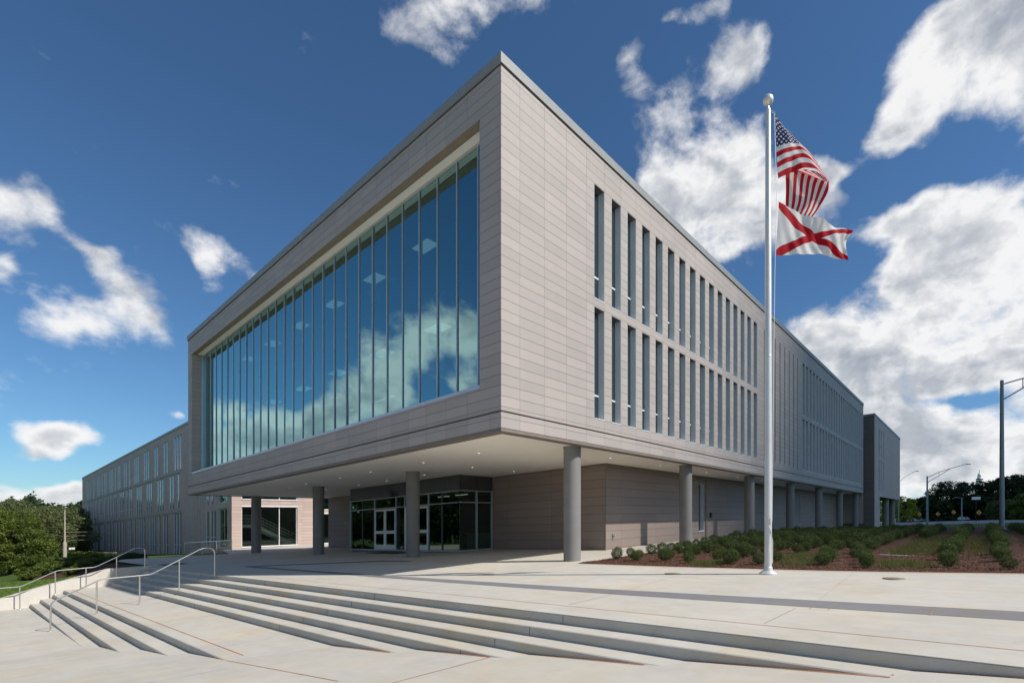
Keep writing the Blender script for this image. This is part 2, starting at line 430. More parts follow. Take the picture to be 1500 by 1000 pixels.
# --- curtain wall
cw = MB()
cw.box(OX0+.01, OX1-.01, .56, .70, OZ1-.07, OZ1+.015); cw.box(OX0+.01, OX1-.01, .0, .70, OZ0+.002, OZ0+.10)
cwo = cw.build('curtain_wall', 'alu', b, True)
MX = [-1.73-1.083*i for i in range(0, 27)]; MX = [x for x in MX if x > OX0+.2]
for x in MX:
    q = MB(); q.box(x-.026, x+.026, .572, .70, OZ0+.10, OZ1-.07); q.box(x-.02, x+.03, .562, .572, OZ0+.10, OZ1-.07, 1); q.build('mullion', ['alu_dark', 'alu'], cwo, True)
q = MB(); q.box(OX1-.07, OX1-.012, .04, .7, OZ0+.1, OZ1-.07); q.build('mullion', 'alu', cwo, True)
q = MB(); q.box(OX0+.012, OX0+.07, .5, .7, OZ0+.1, OZ1-.07); q.build('mullion', 'alu', cwo, True)
ed = [OX1-.07]+MX+[OX0+.07]
for a, c in zip(ed[:-1], ed[1:]):
    t1, t2 = random.gauss(0, .0035), random.gauss(0, .0022)
    xm = (a+c)/2; pts = []
    for (x, z) in ((c, OZ0+.08), (a, OZ0+.08), (a, OZ1-.05), (c, OZ1-.05)):
        pts.append((x, .6+(x-xm)*t1+(z-9.3)*t2, z))
    q = MB(); q.quad(pts); q.build('pane', 'curtain_glass', cwo, True)
q = MB(); q.box(OX0+.08, OX1-.08, .603, .64, 9.30, 9.345); q.build('floor_line', 'groove', cwo, True)
# --- rooms behind the curtain wall
def ipart(name, mat, boxes):
    q = MB()
    for bx in boxes: q.box(*bx)
    return q.build(name, mat, b, True)
ipart('floor_slab', 'slab', [(-LA+.1, -.3, .78, 10, 9.14, 9.36), (-LA+.1, -.3, .78, 1.1, 8.86, 9.14)])
ipart('ceiling', 'ceil', [(-LA+.1, -.3, 1.0, 10, 13.0, 13.1), (-LA+.1, -.3, 1.2, 10, 8.98, 9.1)])
ipart('bulkhead', 'slab', [(-LA+.1, -.3, .8, .98, 12.75, 13.3), (-LA+.1, -.3, 3.4, 3.6, 12.7, 12.98)])
ipart('interior_wall', 'inwall', [(-LA+.1, -.3, 9.6, 9.8, 5.2, 13.0), (-LA+.05, -LA+.2, .8, 9.6, 5.2, 13.2), (-.4, -.3, .8, 9.6, 5.2, 13.2), (-12.1, -11.9, 5.2, 9.6, 5.2, 13.), (-22.1, -21.9, 5.2, 9.6, 5.2, 13.)])
ipart('interior_floor', 'infloor', [(-LA+.1, -.3, .75, 10, 5.1, 5.25)])
for x in (-10.6, -20.8): ipart('interior_column', 'inwall', [(x-.2, x+.2, 3.75, 4.15, 5.25, 13.)])
for i, x in enumerate((-3.2, -7.5, -11.6, -15.7, -19.8, -23.9, -28.)):
    for y, z in ((2.5, 12.98), (2.0, 8.965)):
        xx = x if z > 10 else x+1.6
        q = MB(); q.box(xx-.55, xx+.55, y-.28, y+.28, z, z+.02); q.build('ceiling_light', 'panel_light', b, True)
for x in (-5.5, -17.2, -22):
    q = MB(); q.box(x-1.2, x+1.2, 6.0, 6.12, 8.93, 8.97); q.build('ceiling_light', 'panel_light', b, True)
# --- round columns
def ground_b(x, y): return -.25+.0287*x+(.0336*y if y < 5 else .168+.0235*(y-5) if y < 22 else .5675+.009*(y-22))
cols = [(-.67, 3.96+8.77*i) for i in range(7)]+[(-10.69, 3.93), (-20.85, 3.93), (-31.1, 3.93)]
for x, y in cols:
    zt = sh(x, y, 3.93)[2]; zb = ground_b(x, y)-.3
    q = MB(); q.lathe((x, y, 0), [(.31, zb), (.31, zt)], 40); q.lathe((x, y, 0), [(.33, zt-.05), (.33, zt)], 40)
    q.build('column', 'column', b, origin=(x, y, zb))
# --- ground storey walls
mb = MB(); hs = [(18.31, 19.05, .55, 3.4), (40., 40.5, .55, 3.4), (44.7, 45.2, .55, 3.4)]
facade(mb, 'x', -2.66, 8.7, LB, -.9, 3.9, hs, .3)
facade(mb, 'y', 8.7, -10.39, -2.66, -.9, 3.9, [], 0)
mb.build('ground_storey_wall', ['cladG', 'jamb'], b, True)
mb = MB(); facade(mb, 'y', 9.05, -31., -22., -.9, 3.9, [], 0)
mb.quad([(-31., 30, -.9), (-31., 9.05, -.9), (-31., 9.05, 3.9), (-31., 30, 3.9)])
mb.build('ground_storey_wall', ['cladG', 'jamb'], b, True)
mb = MB(); mb.box(-2.68, -2.635, 8.68, 8.72, -.9, 3.9); mb.box(-2.7, -2.6, 19.3, 19.5, -.9, 3.9); mb.box(-10.43, -10.3, 8.66, 8.71, -.9, 3.9)
mb.box(-2.7, -2.62, 8.7, LB, 3.72, 3.9); mb.box(-10.3, -2.7, 8.67, 8.7, 3.80, 3.9)
mb.build('wall_trim', 'edge', b, True)
for h in hs:
    q = MB(); y = h[0]; q.box(-2.96, -2.9, y, y+.06, h[2], h[3]); q.box(-2.96, -2.62, y, h[1], h[2]-.05, h[2], 1); q.box(-2.96, -2.9, h[1]-.06, h[1], h[2], h[3])
    fr = q.build('window', ['jamb_dark', 'white'], b, True)
    q = MB(); q.quad([(-2.93, y, h[2]), (-2.93, h[1], h[2]), (-2.93, h[1], h[3]), (-2.93, y, h[3])]); q.build('pane', 'win_glass_wing', fr, True)
p = sh(-2.66, 9.3, .62)
q = MB(); q.tube([(p[0], p[1], p[2]), (p[0]+.12, p[1], p[2])], .05, 10); q.tube([(p[0]+.1, p[1], p[2]+.02), (p[0]+.14, p[1], p[2]-.14)], .03, 8); q.lathe((p[0]+.02, p[1], p[2]-.02), [(.0, .1), (.09, .07), (.09, -.03), (0, -.06)], 12)
q.build('wall_hydrant', 'steel', b)
p = sh(-2.66, 20.0, 1.5); q = MB(); q.box(p[0], p[0]+.1, p[1]-.09, p[1]+.09, p[2]-.15, p[2]+.15); q.build('wall_light', 'black', b)
# --- entrance
EX0, EX1, EY = -22.0, -10.39, 6.44
st = MB()
st.box(EX0, EX1, EY-.03, EY+.09, -.12, -.02); st.box(EX1-.09, EX1+.03, EY, 8.66, -.12, -.02)
for z in (2.45, 3.06): st.box(EX0, EX1+.03, EY-.04, EY+.09, z, z+.05); st.box(EX1-.09, EX1+.04, EY-.04, 8.66, z+.001, z+.051)
st.box(EX1-.08, EX1+.035, 8.58, 8.66, -.02, 3.05); st.box(EX0, EX0+.07, EY-.035, EY+.09, -.02, 3.05)
st.box(EX1-.08, EX1+.034, 7.52, 7.6, -.02, 3.05)
ent = st.build('entrance_front', 'alu', b, True)
vm = [-20.4, -18.9, -16.45, -15.5, -13.15, -11.9]
for x in vm:
    q = MB(); q.box(x-.03, x+.03, EY-.02, EY+.08, -.02, 3.05); q.build('mullion', 'alu' if x in (-18.9, -16.45, -15.5, -13.15) else 'jamb_dark', ent, True)
def glz(name, mat, pts): q = MB(); q.quad(pts); return q.build(name, mat, ent, True)
ex = [EX0]+vm+[EX1]
for a, c in zip(ex[:-1], ex[1:]):
    if (a, c) not in ((-18.9, -16.45), (-15.5, -13.15)):
        glz('pane', 'entry_glass', [(a, EY+.03, -.05), (c, EY+.03, -.05), (c, EY+.03, 2.45), (a, EY+.03, 2.45)])
    glz('pane', 'entry_glass', [(a, EY+.03, 2.5), (c, EY+.03, 2.5), (c, EY+.03, 3.06), (a, EY+.03, 3.06)])
for a, c in ((EY, 7.56), (7.56, 8.66)):
    glz('pane', 'entry_glass', [(EX1-.03, a, -.05), (EX1-.03, c, -.05), (EX1-.03, c, 2.45), (EX1-.03, a, 2.45)])
    glz('pane', 'entry_glass', [(EX1-.03, a, 2.5), (EX1-.03, c, 2.5), (EX1-.03, c, 3.06), (EX1-.03, a, 3.06)])
x = EX0
while x < EX1-.1:
    x2 = min(x+1.29, EX1); q = MB(); q.box(x+.006, x2-.006, EY+.0, EY+.06, 3.125, 3.9); q.build('spandrel_panel', 'spandrel', ent, True); x = x2
for a, c in ((EY+.07, 7.55), (7.56, 8.66)):
    q = MB(); q.box(EX1-.06, EX1-.0, a, c-.01, 3.125, 3.9); q.build('spandrel_panel', 'spandrel', ent, True)
def door(x0, x1, handed):
    d = MB(); y0, y1 = EY-.01, EY+.05; z0, z1 = -.02, 2.42
    s_ = .11
    d.box(x0, x0+s_, y0, y1, z0, z1); d.box(x1-s_, x1, y0, y1, z0, z1)
    d.box(x0+s_, x1-s_, y0+.001, y1, z0, z0+.27); d.box(x0+s_, x1-s_, y0+.001, y1, .92, 1.10); d.box(x0+s_, x1-s_, y0+.001, y1, z1-.12, z1)
    do = d.build('door', 'white', b, True)
    for a, c in ((z0+.27, .92), (1.10, z1-.12)):
        q = MB(); q.quad([(x0+s_, EY+.02, a), (x1-s_, EY+.02, a), (x1-s_, EY+.02, c), (x0+s_, EY+.02, c)]); q.build('door_glass', 'entry_glass', do, True)
    hx = x1-.055 if handed > 0 else x0+.055
    q = MB(); A = [sh(hx, y0-.002, .95), sh(hx, y0-.07, .95), sh(hx, y0-.07, 1.25), sh(hx, y0-.002, 1.25)]; q.tube(A, .014, 8); q.build('handle', 'steel', do)
for x0, x1 in ((-18.87, -16.48), (-15.47, -13.18)):
    xm = (x0+x1)/2; door(x0, xm-.012, 1); door(xm+.012, x1, -1)
# lobby seen through the entrance
q = MB()
q.box(EX0, -10.6, 12.5, 12.7, -.5, 3.9); q.box(EX0-.1, EX0, 6.6, 12.5, -.5, 3.9); q.build('lobby_wall', 'inwall', b, True)
q = MB(); q.box(EX0, -10.6, 6.6, 12.5, 3.06, 3.12); q.build('lobby_ceiling', 'slab', b, True)
for x in (-12.6, -14.3): 
    q = MB(); q.box(x-.5, x+.5, 8.2, 8.32, 3.02, 3.055); q.build('ceiling_light', 'panel_light', b, True)
q = MB(); q.box(-14.6, -11.8, 10.2, 10.9, -.4, .75); q.box(-14.7, -11.7, 10.1, 11, .75, .8); q.build('reception_desk', 'white', b, True)

# ================================================================= LEFT WING
w = empty('classroom_wing', (-90, 6.3, -4), 'long taupe wing on the far left with three rows of narrow windows', 'building'); WORLD[w.name] = Vector((-90, 6.3, -4))
WY = 6.3; rows = [(9.0, 13.0, 9.9), (4.45, 8.55, 5.35), (-.95, 3.85, .1)]
WH = []; rr = random.Random(5)
for ri, (z0, z1, zt) in enumerate(rows):
    x = -61.9-(ri % 2)*.9; cnt = 0
    pats = [(1, 1, 1, 0, 0), (1, 1, 0, 1, 0), (1, 1, 0, 0), (1, 0, 1, 1, 0, 0), (1, 1, 1, 0, 0)]
    seq = []
    while len(seq) < 60: seq += rr.choice(pats)
    k = 0
    while x > -135.5 and k < len(seq):
        if seq[k] and cnt < 33: WH.append((x-.62, x, z0, z1, zt)); cnt += 1
        k += 1; x -= 1.22
mb = MB(); side = [(-50.9, -50.3, -.05, 3.6, 0.9), (-50.0, -49.4, -.05, 3.6, 0.9), (-52.3, -51.7, -.05, 3.6, .9), (-50.9, -50.3, 4.3, 8.3, 5.2), (-52.3, -51.7, 4.3, 8.3, 5.2)]
big = [(-48.8, -46., -.15, 3.72), (-48.8, -46., 4.3, 8.4)]
rib = [(x, x+.16, -.6, 13.) for x in [-60.2+.8*i for i in range(10)]]
facade(mb, 'y', WY, -137.3, -44.7, -3.4, 13.75, [h[:4] for h in WH]+[s_[:4] for s_ in side]+big+rib, .3)
for r_ in rib: mb.quad([(r_[0], WY+.15, -.6), (r_[1], WY+.15, -.6), (r_[1], WY+.15, 13), (r_[0], WY+.15, 13)], 2)
mb.build('front_wall', ['cladW', 'jamb', 'groove'], w, True)
for h in WH+side:
    q = MB(); a, c, z0, z1, zt = h; y = WY+.005
    q.box(a-.10, a+.03, WY-.03, y+.05, z0, z1-.02); q.box(c-.03, c+.10, WY-.012, y+.05, z0, z1-.02, 2); q.box(a+.03, c-.03, y-.01, y+.03, zt, zt+.07, 1); q.box(a+.03, c-.03, y-.012, y+.05, z1-.16, z1-.02, 2)
    fr = q.build('window', ['jamb_pale', 'white', 'jamb_dark'], w, True)
    q = MB(); q.quad([(a+.05, y, z0), (c-.05, y, z0), (c-.05, y, z1-.05), (a+.05, y, z1-.05)]); q.build('pane', 'win_glass_wing', fr, True)
for a, c, z0, z1 in big:
    q = MB(); y = WY+.2; q.box(a, a+.08, y-.03, y+.05, z0, z1); q.box(c-.08, c, y-.03, y+.05, z0, z1); q.box(a+.08, c-.08, y-.03, y+.05, z0, z0+.08); q.box(a+.08, c-.08, y-.03, y+.05, z1-.08, z1); q.box((a+c)/2-.03, (a+c)/2+.03, y-.02, y+.04, z0+.08, z1-.08)
    fr = q.build('corner_window', 'alu', w, True)
    q = MB(); q.quad([(a+.02, y+.01, z0), (c-.02, y+.01, z0), (c-.02, y+.01, z1), (a+.02, y+.01, z1)]); q.build('pane', 'entry_glass', fr, True)
mb = MB(); mb.box(-137.4, -44.65, WY-.05, WY+.3, 13.78, 14.05); mb.box(-45., -44.64, WY+.3, 30, 13.78, 14.05); mb.box(-137.2, -137., WY+.3, 25, 13.78, 14.05); mb.build('coping', 'coping', w, True)
mb = MB(); mb.quad([(-137.3, 25, 13.8), (-137.3, WY+.1, 13.8), (-44.8, WY+.1, 13.8), (-44.8, 30, 13.8)]); mb.build('roof', 'groove', w, True)
mb = MB()
for z in (8.62, 3.92): mb.box(-137.3, -61.6, WY-.05, WY+.0, z, z+.3)
mb.build('spandrel_course', 'cladP', w, True)
mb = MB(); gh = [(7.1, 12.07, -.15, 3.9), (7.1, 12.07, 4.45, 8.3), (14.4, 19.5, -.15, 3.2), (14.4, 19.5, 3.5, 8.3)]
facade(mb, 'x', -44.7, WY, 30, -2, 13.75, gh, .3)
mb.build('courtyard_wall', ['cladW', 'alu_bright'], w, True)
for a, c, z0, z1 in gh:
    q = MB(); x = -44.9; q.box(x-.05, x+.25, a, c, z0, z0+.1); q.box(x-.05, x+.22, a, c, z1-.12, z1); q.box(x-.05, x+.05, a, a+.08, z0+.1, z1-.12); q.box(x-.05, x+.05, c-.08, c, z0+.1, z1-.12)
    for k in range(1, 3): yk = a+(c-a)*k/3; q.box(x-.04, x+.04, yk-.03, yk+.03, z0+.1, z1-.12)
    fr = q.build('courtyard_window', 'alu_bright', w, True)
    q = MB(); q.quad([(x, a, z0), (x, c, z0), (x, c, z1), (x, a, z1)]); q.build('pane', 'stair_glass', fr, True)
# stair behind the courtyard glass
q = MB()
def bar(a, c, r=.035, mat=0): q.tube([sh(*a), sh(*c)], r, 6, mat)
stx = -46.6
for dx in (0, -1.4):
    q.quad([sh(stx+dx, 8.9, 2.1), sh(stx+dx, 8.9, 1.75), sh(stx+dx, 12.6, -.35), sh(stx+dx, 12.6, 0)], 0)
    for h_ in (.35, .65, .95): bar((stx+dx, 8.9, 2.1+h_), (stx+dx, 12.6, 0+h_), .035, 1)
    for k in range(12): t = k/11; bar((stx+dx, 8.9+3.7*t, 2.1-2.1*t), (stx+dx, 8.9+3.7*t, 3.05-2.1*t), .015, 1)
    for h_ in (.3, .6, .95): bar((stx+dx, 6.8, 2.1+h_), (stx+dx, 8.9, 2.1+h_), .022, 1)
    for k in range(8): bar((stx+dx, 6.8+.3*k, 2.1), (stx+dx, 6.8+.3*k, 3.05), .015, 1)
for k in range(14):
    t = k/14; y = 8.9+3.7*t; z = 2.1-2.1*t; P = [sh(stx-1.4, y, z-.15), sh(stx, y, z-.15), sh(stx, y+.28, z-.15), sh(stx-1.4, y+.28, z-.15)]; q.quad(P, 0)
P = [sh(-48.5, 6.6, 2.08), sh(stx, 6.6, 2.08), sh(stx, 8.9, 2.08), sh(-48.5, 8.9, 2.08)]; q.quad(P, 0)
q.quad([sh(stx, 6.6, 1.8), sh(stx, 8.9, 1.8), sh(stx, 8.9, 2.1), sh(stx, 6.6, 2.1)], 0)
q.build('staircase', ['white', 'white'], w)
q = MB(); q.box(-52, -44.95, 20, 20.2, -2, 13); q.box(-52.2, -52, 6.7, 20, -2, 13); q.box(-52, -45, 6.7, 20, -.9, -.3); q.box(-52, -45.1, 6.7, 20, 4.0, 4.3); q.build('stair_hall', 'inwall', w, True)
mb = MB(); mb.quad([(-137.3, 25, -3.4), (-137.3, WY, -3.4), (-137.3, WY, 13.75), (-137.3, 25, 13.75)]); mb.build('end_wall', 'cladW', w, True)

# ================================================================= FAR BLOCK
fb = empty('end_pavilion', (-5, 70, .6), 'separate taupe block with a dark end wall beyond the right end of the main building', 'building'); WORLD[fb.name] = Vector((-5, 70, .6))
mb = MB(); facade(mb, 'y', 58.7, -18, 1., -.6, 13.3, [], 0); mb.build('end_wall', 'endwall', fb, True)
fh = [(y, y+.5, z0, z1) for y in (62.5, 64.2, 66.) for z0, z1 in ((4.4, 8.3), (8.7, 12.2))]
mb = MB(); facade(mb, 'x', 1., 58.7, 84., 3.6, 13.3, fh, .25); facade(mb, 'x', 1., 58.7, 62.9, -.8, 3.6, [], 0)
mb.quad([(1, 84., 3.6), (-18, 84., 3.6), (-18, 84., 13.3), (1, 84., 13.3)]); mb.quad([(-18, 84., 3.6), (-18, 58.7, 3.6), (-18, 58.7, 13.3), (-18, 84., 13.3)])
mb.quad([(1, 62.9, -.8), (-18, 62.9, -.8), (-18, 62.9, 3.6), (1, 62.9, 3.6)]); mb.build('side_wall', ['cladW', 'jamb'], fb, True)
for h in fh:
    q = MB(); q.box(.76, .80, h[0], h[0]+.05, h[2], h[3]); q.box(.76, .80, h[1]-.05, h[1], h[2], h[3]); fr = q.build('window', 'jamb', fb, True)
    q = MB(); q.quad([(.77, h[0], h[2]), (.77, h[1], h[2]), (.77, h[1], h[3]), (.77, h[0], h[3])]); q.build('pane', 'win_glass', fr, True)
mb = MB(); mb.quad([(-18, 84, 3.62), (1, 84, 3.62), (1, 62.9, 3.62), (-18, 62.9, 3.62)]); mb.build('soffit', 'edge', fb, True)
mb = MB(); mb.box(.7, 1.05, 58.65, 84.05, 13.3, 13.55); mb.box(-18, .7, 58.65, 59., 13.3, 13.55); mb.build('coping', 'coping', fb, True)
mb = MB(); mb.quad([(-18, 59, 13.31), (.8, 59, 13.31), (.8, 84, 13.31), (-18, 84, 13.31)]); mb.build('roof', 'groove', fb, True)
for y in (74.2, 81.2):
    for x in (.2, -8):
        q = MB(); q.lathe((x, y, 0), [(.42, 0.3), (.42, sh(x, y, 3.62)[2])], 20); q.build('column', 'column', fb)
# ================================================================= SITE
def fprof(y):
    xs = [-200, -4, 4, 9, 15, 29, 59, 85, 110, 175, 230, 300, 600, 3000]; ys = [-.6, -.36, -.10, .06, .27, .50, .62, .68, .74, 1.55, 1.8, 2.2, 4, 10]
    return float(np.interp(y, xs, ys))
def sstep(t): t = min(1, max(0, t)); return t*t*(3-2*t)
def H(x, y):
    if x > -24: xt = .0287*min(x, 15)
    else: xt = -.69-.042*(-24-x) if x > -200 else -.69-.042*176-.01*(-200-x)
    f = fprof(y) if x > -60 else fprof(min(y, 4))+0.0
    if -60 < x < -24: f = fprof(y)*(1-(-24-x)/36)+fprof(min(y, 4))*((-24-x)/36)
    z = xt+f
    if x < -22: z -= 1.25*sstep((-3.2-y)/4.5)*min(1, (-22-x)/1.5)
    elif y < -6: z -= 1.5*sstep((-6-y)/4)
    return z
def grid(name, mat, xs, ys, zf, uv=False):
    q = MB(); V = [[(x, y, zf(x, y)) for x in xs] for y in ys]
    vs = [p for r_ in V for p in r_]; nx = len(xs)
    fs = [(j*nx+i, j*nx+i+1, (j+1)*nx+i+1, (j+1)*nx+i) for j in range(len(ys)-1) for i in range(nx-1)]
    me = bpy.data.meshes.new(name); me.from_pydata(vs, [], fs); me.materials.append(M[mat])
    me.polygons.foreach_set('use_smooth', [True]*len(fs)); me.update()
    o = bpy.data.objects.new(name, me); col.objects.link(o); return o
def tz(x, y):
    z = H(x, y)
    inside = (-22.2 < x < 31 and -60 < y < 3.6) or (-32 < x < .15 and 0 < y < 57) or (-33 < x <= -20.5 and -1.5 < y < 4)
    return z-(3.5 if inside else 0)
xs = sorted(set([-3000, -2000, -1200, -700, -450, -300, -220, -180]+list(np.arange(-150, -60, 6.))+list(np.arange(-60, -34, 2.))+[-33.3, -32.5]+list(np.arange(-31, -22, 1.))+[-22.38, -22.1, -21]+list(np.arange(-19, 0, 4.))+[0.1, .2]+list(np.arange(1, 30, 2.))+[31, 33, 38, 45, 60, 80, 110, 160, 250, 400, 800, 1500, 3000]))
ys = sorted(set([-3000, -1500, -700, -300, -150, -90, -61, -59]+list(np.arange(-50, -10, 8.))+list(np.arange(-10, 4, 1.))+[3.5, 3.7]+list(np.arange(5, 57, 2.5))+[57.1]+list(np.arange(60, 110, 5.))+list(np.arange(110, 180, 6.))+[190, 210, 240, 300, 400, 600, 1000, 1800, 3000]))
tag(grid('ground', 'lawn', xs, ys, tz), kind='structure')
# --- mulch bed (right) and mulch by the left wall
def bedfront(x): return 3.18+.7*sstep((x-7.5)/6)-.03*max(0, 4-abs(x-4))
bx = list(np.arange(.2, 16.01, .4)); q = MB()
vs = []; fs = []
byt = [0, .04, .1, .2, .3, .4, .5, .6, .7, .8, .9, 1.]
for x in bx:
    for t in byt: y = bedfront(x)+(44-bedfront(x))*t**1.5; vs.append((x, y, H(x, y)+.02+.02*math.sin(x*3.1+y*2.3) if t else plane(x, y)-.002))
n = len(byt)
for i in range(len(bx)-1):
    for j in range(n-1): fs.append((i*n+j, (i+1)*n+j, (i+1)*n+j+1, i*n+j+1))
me = bpy.data.meshes.new('mulch_bed'); me.from_pydata(vs, [], fs); me.materials.append(M['mulch']); me.update(); o = bpy.data.objects.new('mulch_bed', me); col.objects.link(o); tag(o, kind='structure')
# --- upper plaza
P_ = lambda x, y, d=0.: (x, y, plane(x, y)+d)
q = MB()
def psheet(q, poly, d=0., mat=0): q.quad([P_(x, y, d) for x, y in poly], mat)
seg = [.2+.8*i for i in range(0, 40)]
psheet(q, [(-22.9, -3.72), (30, -3.72), (30, 2.9), (-22.9, 2.9)])
for a, c in zip(seg[:-1], seg[1:]):
    if a < 29.5: q.quad([P_(a, 2.9), P_(c, 2.9), P_(c, bedfront(c)-.16), P_(a, bedfront(a)-.16)]); q.quad([P_(a, bedfront(a)-.16, .002), P_(c, bedfront(c)-.16, .002), P_(c, bedfront(c), .002), P_(a, bedfront(a), .002)], 1)
psheet(q, [(-37.5, -2.5), (-33.6, -3.2), (-22.9, -3.4), (-22.9, 2.9), (-33.5, 2.9)])
psheet(q, [(-33.5, 2.9), (.2, 2.9), (.2, 14), (-33.5, 14)])
psheet(q, [(-44.68, 5.6), (-33.5, 2.9), (-33.5, 14), (-44.68, 14)]); psheet(q, [(-44.68, 14), (-31, 14), (-31, 30), (-44.68, 30)])
# side path along the ground storey, following the bed
def pz(x, y): return H(x, y)+.0
ysp = [14]+list(np.arange(16, 60, 4.))
for a, c in zip(ysp[:-1], ysp[1:]): q.quad([(-2.9, a, pz(-2.9, a) if a > 14 else plane(-2.9, a)), (.22, a, pz(.22, a) if a > 14 else plane(.22, a)), (.22, c, pz(.22, c)), (-2.9, c, pz(-2.9, c))])
tag(q.build('plaza', ['conc', 'conc_edge']), kind='structure')
# joints, dark band
q = MB()
def strip(q, pts, wdt, d, mat=0, zf=None):
    pts = [Vector((x, y)) for x, y in pts]
    for a, c in zip(pts[:-1], pts[1:]):
        t = (c-a).normalized(); nrm = Vector((-t.y, t.x))*wdt/2
        f = zf or (lambda x, y: plane(x, y))
        q.quad([(p.x, p.y, f(p.x, p.y)+d) for p in (a-nrm, c-nrm, c+nrm, a+nrm)], mat)
strip(q, [(-14, -3.36), (2, -3.13), (28, -3.0)], .014, .004, 0)
for x in (-9.8, -4.9, 0.1, 5.1, 8.5, 12.5): strip(q, [(x, -3.0), (x+.06, -1.78)], .011, .004, 1 if x != 5.1 else 0)
for x in (-9.8, -4.9, .1, 5.1, 8.7, 12.5): strip(q, [(x, -1.2), (x-.2, 3.0)], .006, .004, 1)
strip(q, [(-20, .9), (28, 1.1)], .006, .004, 1)
tag(q.build('plaza_joints', ['orange', 'joint']), kind='structure')
q = MB()
up = [(-14.5, -1.5), (-9, -1.48), (-2.3, -1.42), (2, -1.34), (4.9, -1.22), (8.2, -1.02), (11.3, -.82), (16, -.5), (24, .2)]; lo = [(-14.5, -1.8), (-9, -1.82), (-2.3, -1.84), (2, -1.81), (5.2, -1.74), (8.4, -1.62), (11.3, -1.47), (16, -1.15), (24, -.5)]
for i in range(len(up)-1): q.quad([P_(*lo[i], .004), P_(*lo[i+1], .004), P_(*up[i+1], .004), P_(*up[i], .004)])
q.quad([P_(-15.4, -1.65, .004), P_(-14.5, -1.8, .004), P_(-14.5, -1.5, .004)])
psheet(q, [(-15.4, -1.65), (-14.2, -1.5), (-9.6, 1.7), (-8.1, 2.1), (-8.3, 2.45), (-10.3, 2.2)], .004)
for x in (5.0, 8.75, 9.0): strip(q, [(x, -1.75), (x, -1.15)], .012, .008, 1)
strip(q, [(10.22, -1.56), (10.24, -.9)], .02, .008, 1)
tag(q.build('paving_band', ['conc_band', 'joint']), kind='structure')
# --- steps
RY = [-3.72, -4.06, -4.42, -4.77, -5.10]; SY = [-6.66, -7.0, -7.37, -7.68]
q = MB(); J = MB()
XL, XR = -22.4, 26.
def lz(x):
    if x > -6.72: return -1.22+.0985*x
    return -1.88+.040*(x+6.72)
def stair(ys, k0, xr, last_y):
    rs = random.Random(3)
    for i, y in enumerate(ys):
        dz = -.15*(k0+i); nxt = ys[i+1] if i+1 < len(ys) else None
        n_ = 50
        for s_ in range(n_):
            a = XL+(xr-XL)*s_/n_; c = XL+(xr-XL)*(s_+1)/n_
            ch = .012
            q.quad([P_(a, y-.004, dz-.152), P_(c, y-.004, dz-.152), P_(c, y-.002, dz-ch), P_(a, y-.002, dz-ch)], 0)
            q.quad([P_(a, y-.002, dz-ch), P_(c, y-.002, dz-ch), P_(c, y+ch, dz), P_(a, y+ch, dz)], 1)
            yb = nxt if nxt is not None else last_y
            q.quad([P_(a, yb+.012 if nxt is not None else yb, dz-.15), P_(c, yb+.012 if nxt is not None else yb, dz-.15), P_(c, y-.004, dz-.15), P_(a, y-.004, dz-.15)], 1)
stair(RY, 0, XR, -6.66+.012)
q.quad([P_(XL, -3.708, 0.001), P_(XR, -3.708, 0.001), P_(XR, -3.5, .001), P_(XL, -3.5, .001)], 1)
stair(SY, 5, 3., -9.0)
for i, y in enumerate(RY):
    for x0 in (-14.2, -7.6, -1.0, 5.6):
        x = x0-.4*i+(.9 if x0 < 0 else 0); J.box(x-.004, x+.004, y-.007, y+.0, plane(x, y)-.15*(i+1)+.01, plane(x, y)-.15*i-.012)
tag(q.build('steps', ['conc_step', 'conc']), kind='structure')
tag(J.build('step_joints', 'gap'), kind='structure')
# --- lower plaza, ramping up to the right until it swallows each step
q = MB()
xl = [-22.6, -16, -10, -6.72]+[-6.72+1.2*i for i in range(1, 17)]
def lzz(x, y): return min(lz(x), plane(x, y)-.0)-.0
for a, c in zip(xl[:-1], xl[1:]):
    yt = -3.7 if a > 0 else -6.0
    q.quad([(a, -32, lz(a)), (c, -32, lz(c)), (c, yt, lz(c)), (a, yt, lz(a))])
a = xl[-1]; q.quad([(a, -32, lz(a)), (31, -32, lz(a)+.05), (31, -3.7, lz(a)+.05), (a, -3.7, lz(a))])
q.quad([(-60, -32, lz(-22.6)), (-22.6, -32, lz(-22.6)), (-22.6, -9.5, lz(-22.6)), (-60, -14, lz(-22.6))])
tag(q.build('lower_plaza', 'conc'), kind='structure')
q = MB(); LZ = lambda x, y: lz(x)
strip(q, [(5.12, -4.78), (5.06, -6.3)], .018, .004, 0, LZ); strip(q, [(5.02, -4.35), (5.12, -4.76)], .012, .004, 0, LZ)
strip(q, [(7.47, -4.02), (7.54, -4.37)], .022, .004, 0, LZ); strip(q, [(9.98, -3.70), (10.06, -4.01)], .05, .004, 0, LZ)
for (x0, x1, y) in ((.3, 2.98, -5.13), (3.1, 5.12, -4.80), (5.2, 7.54, -4.45), (7.6, 10.06, -4.085), (10.2, 14, -3.745)): strip(q, [(x0, y), (x1, y)], .026, .004, 0, LZ)
strip(q, [(.24, -6.66), (1.5, -6.62), (4.2, -6.55)], .014, .004, 0, LZ)
strip(q, [(-19.5, -9.4), (-19.8, -8.7)], .03, .004, 0, LZ)
PM = lambda x, y: plane(x, y)-.75
strip(q, [(-21.8, -6.42), (-13.7, -6.43), (0.1, -6.36)], .022, .004, 0, PM)
strip(q, [(-13., -5.2), (-13.4, -6.4)], .01, .004, 1, PM); strip(q, [(-6., -5.2), (-6.4, -6.4)], .01, .004, 1, PM)
for x in (-9, -4, 1.2, 8.5): strip(q, [(x, -6.9 if x > 0 else -7.9), (x-.4, -13)], .01, .004, 1, LZ)
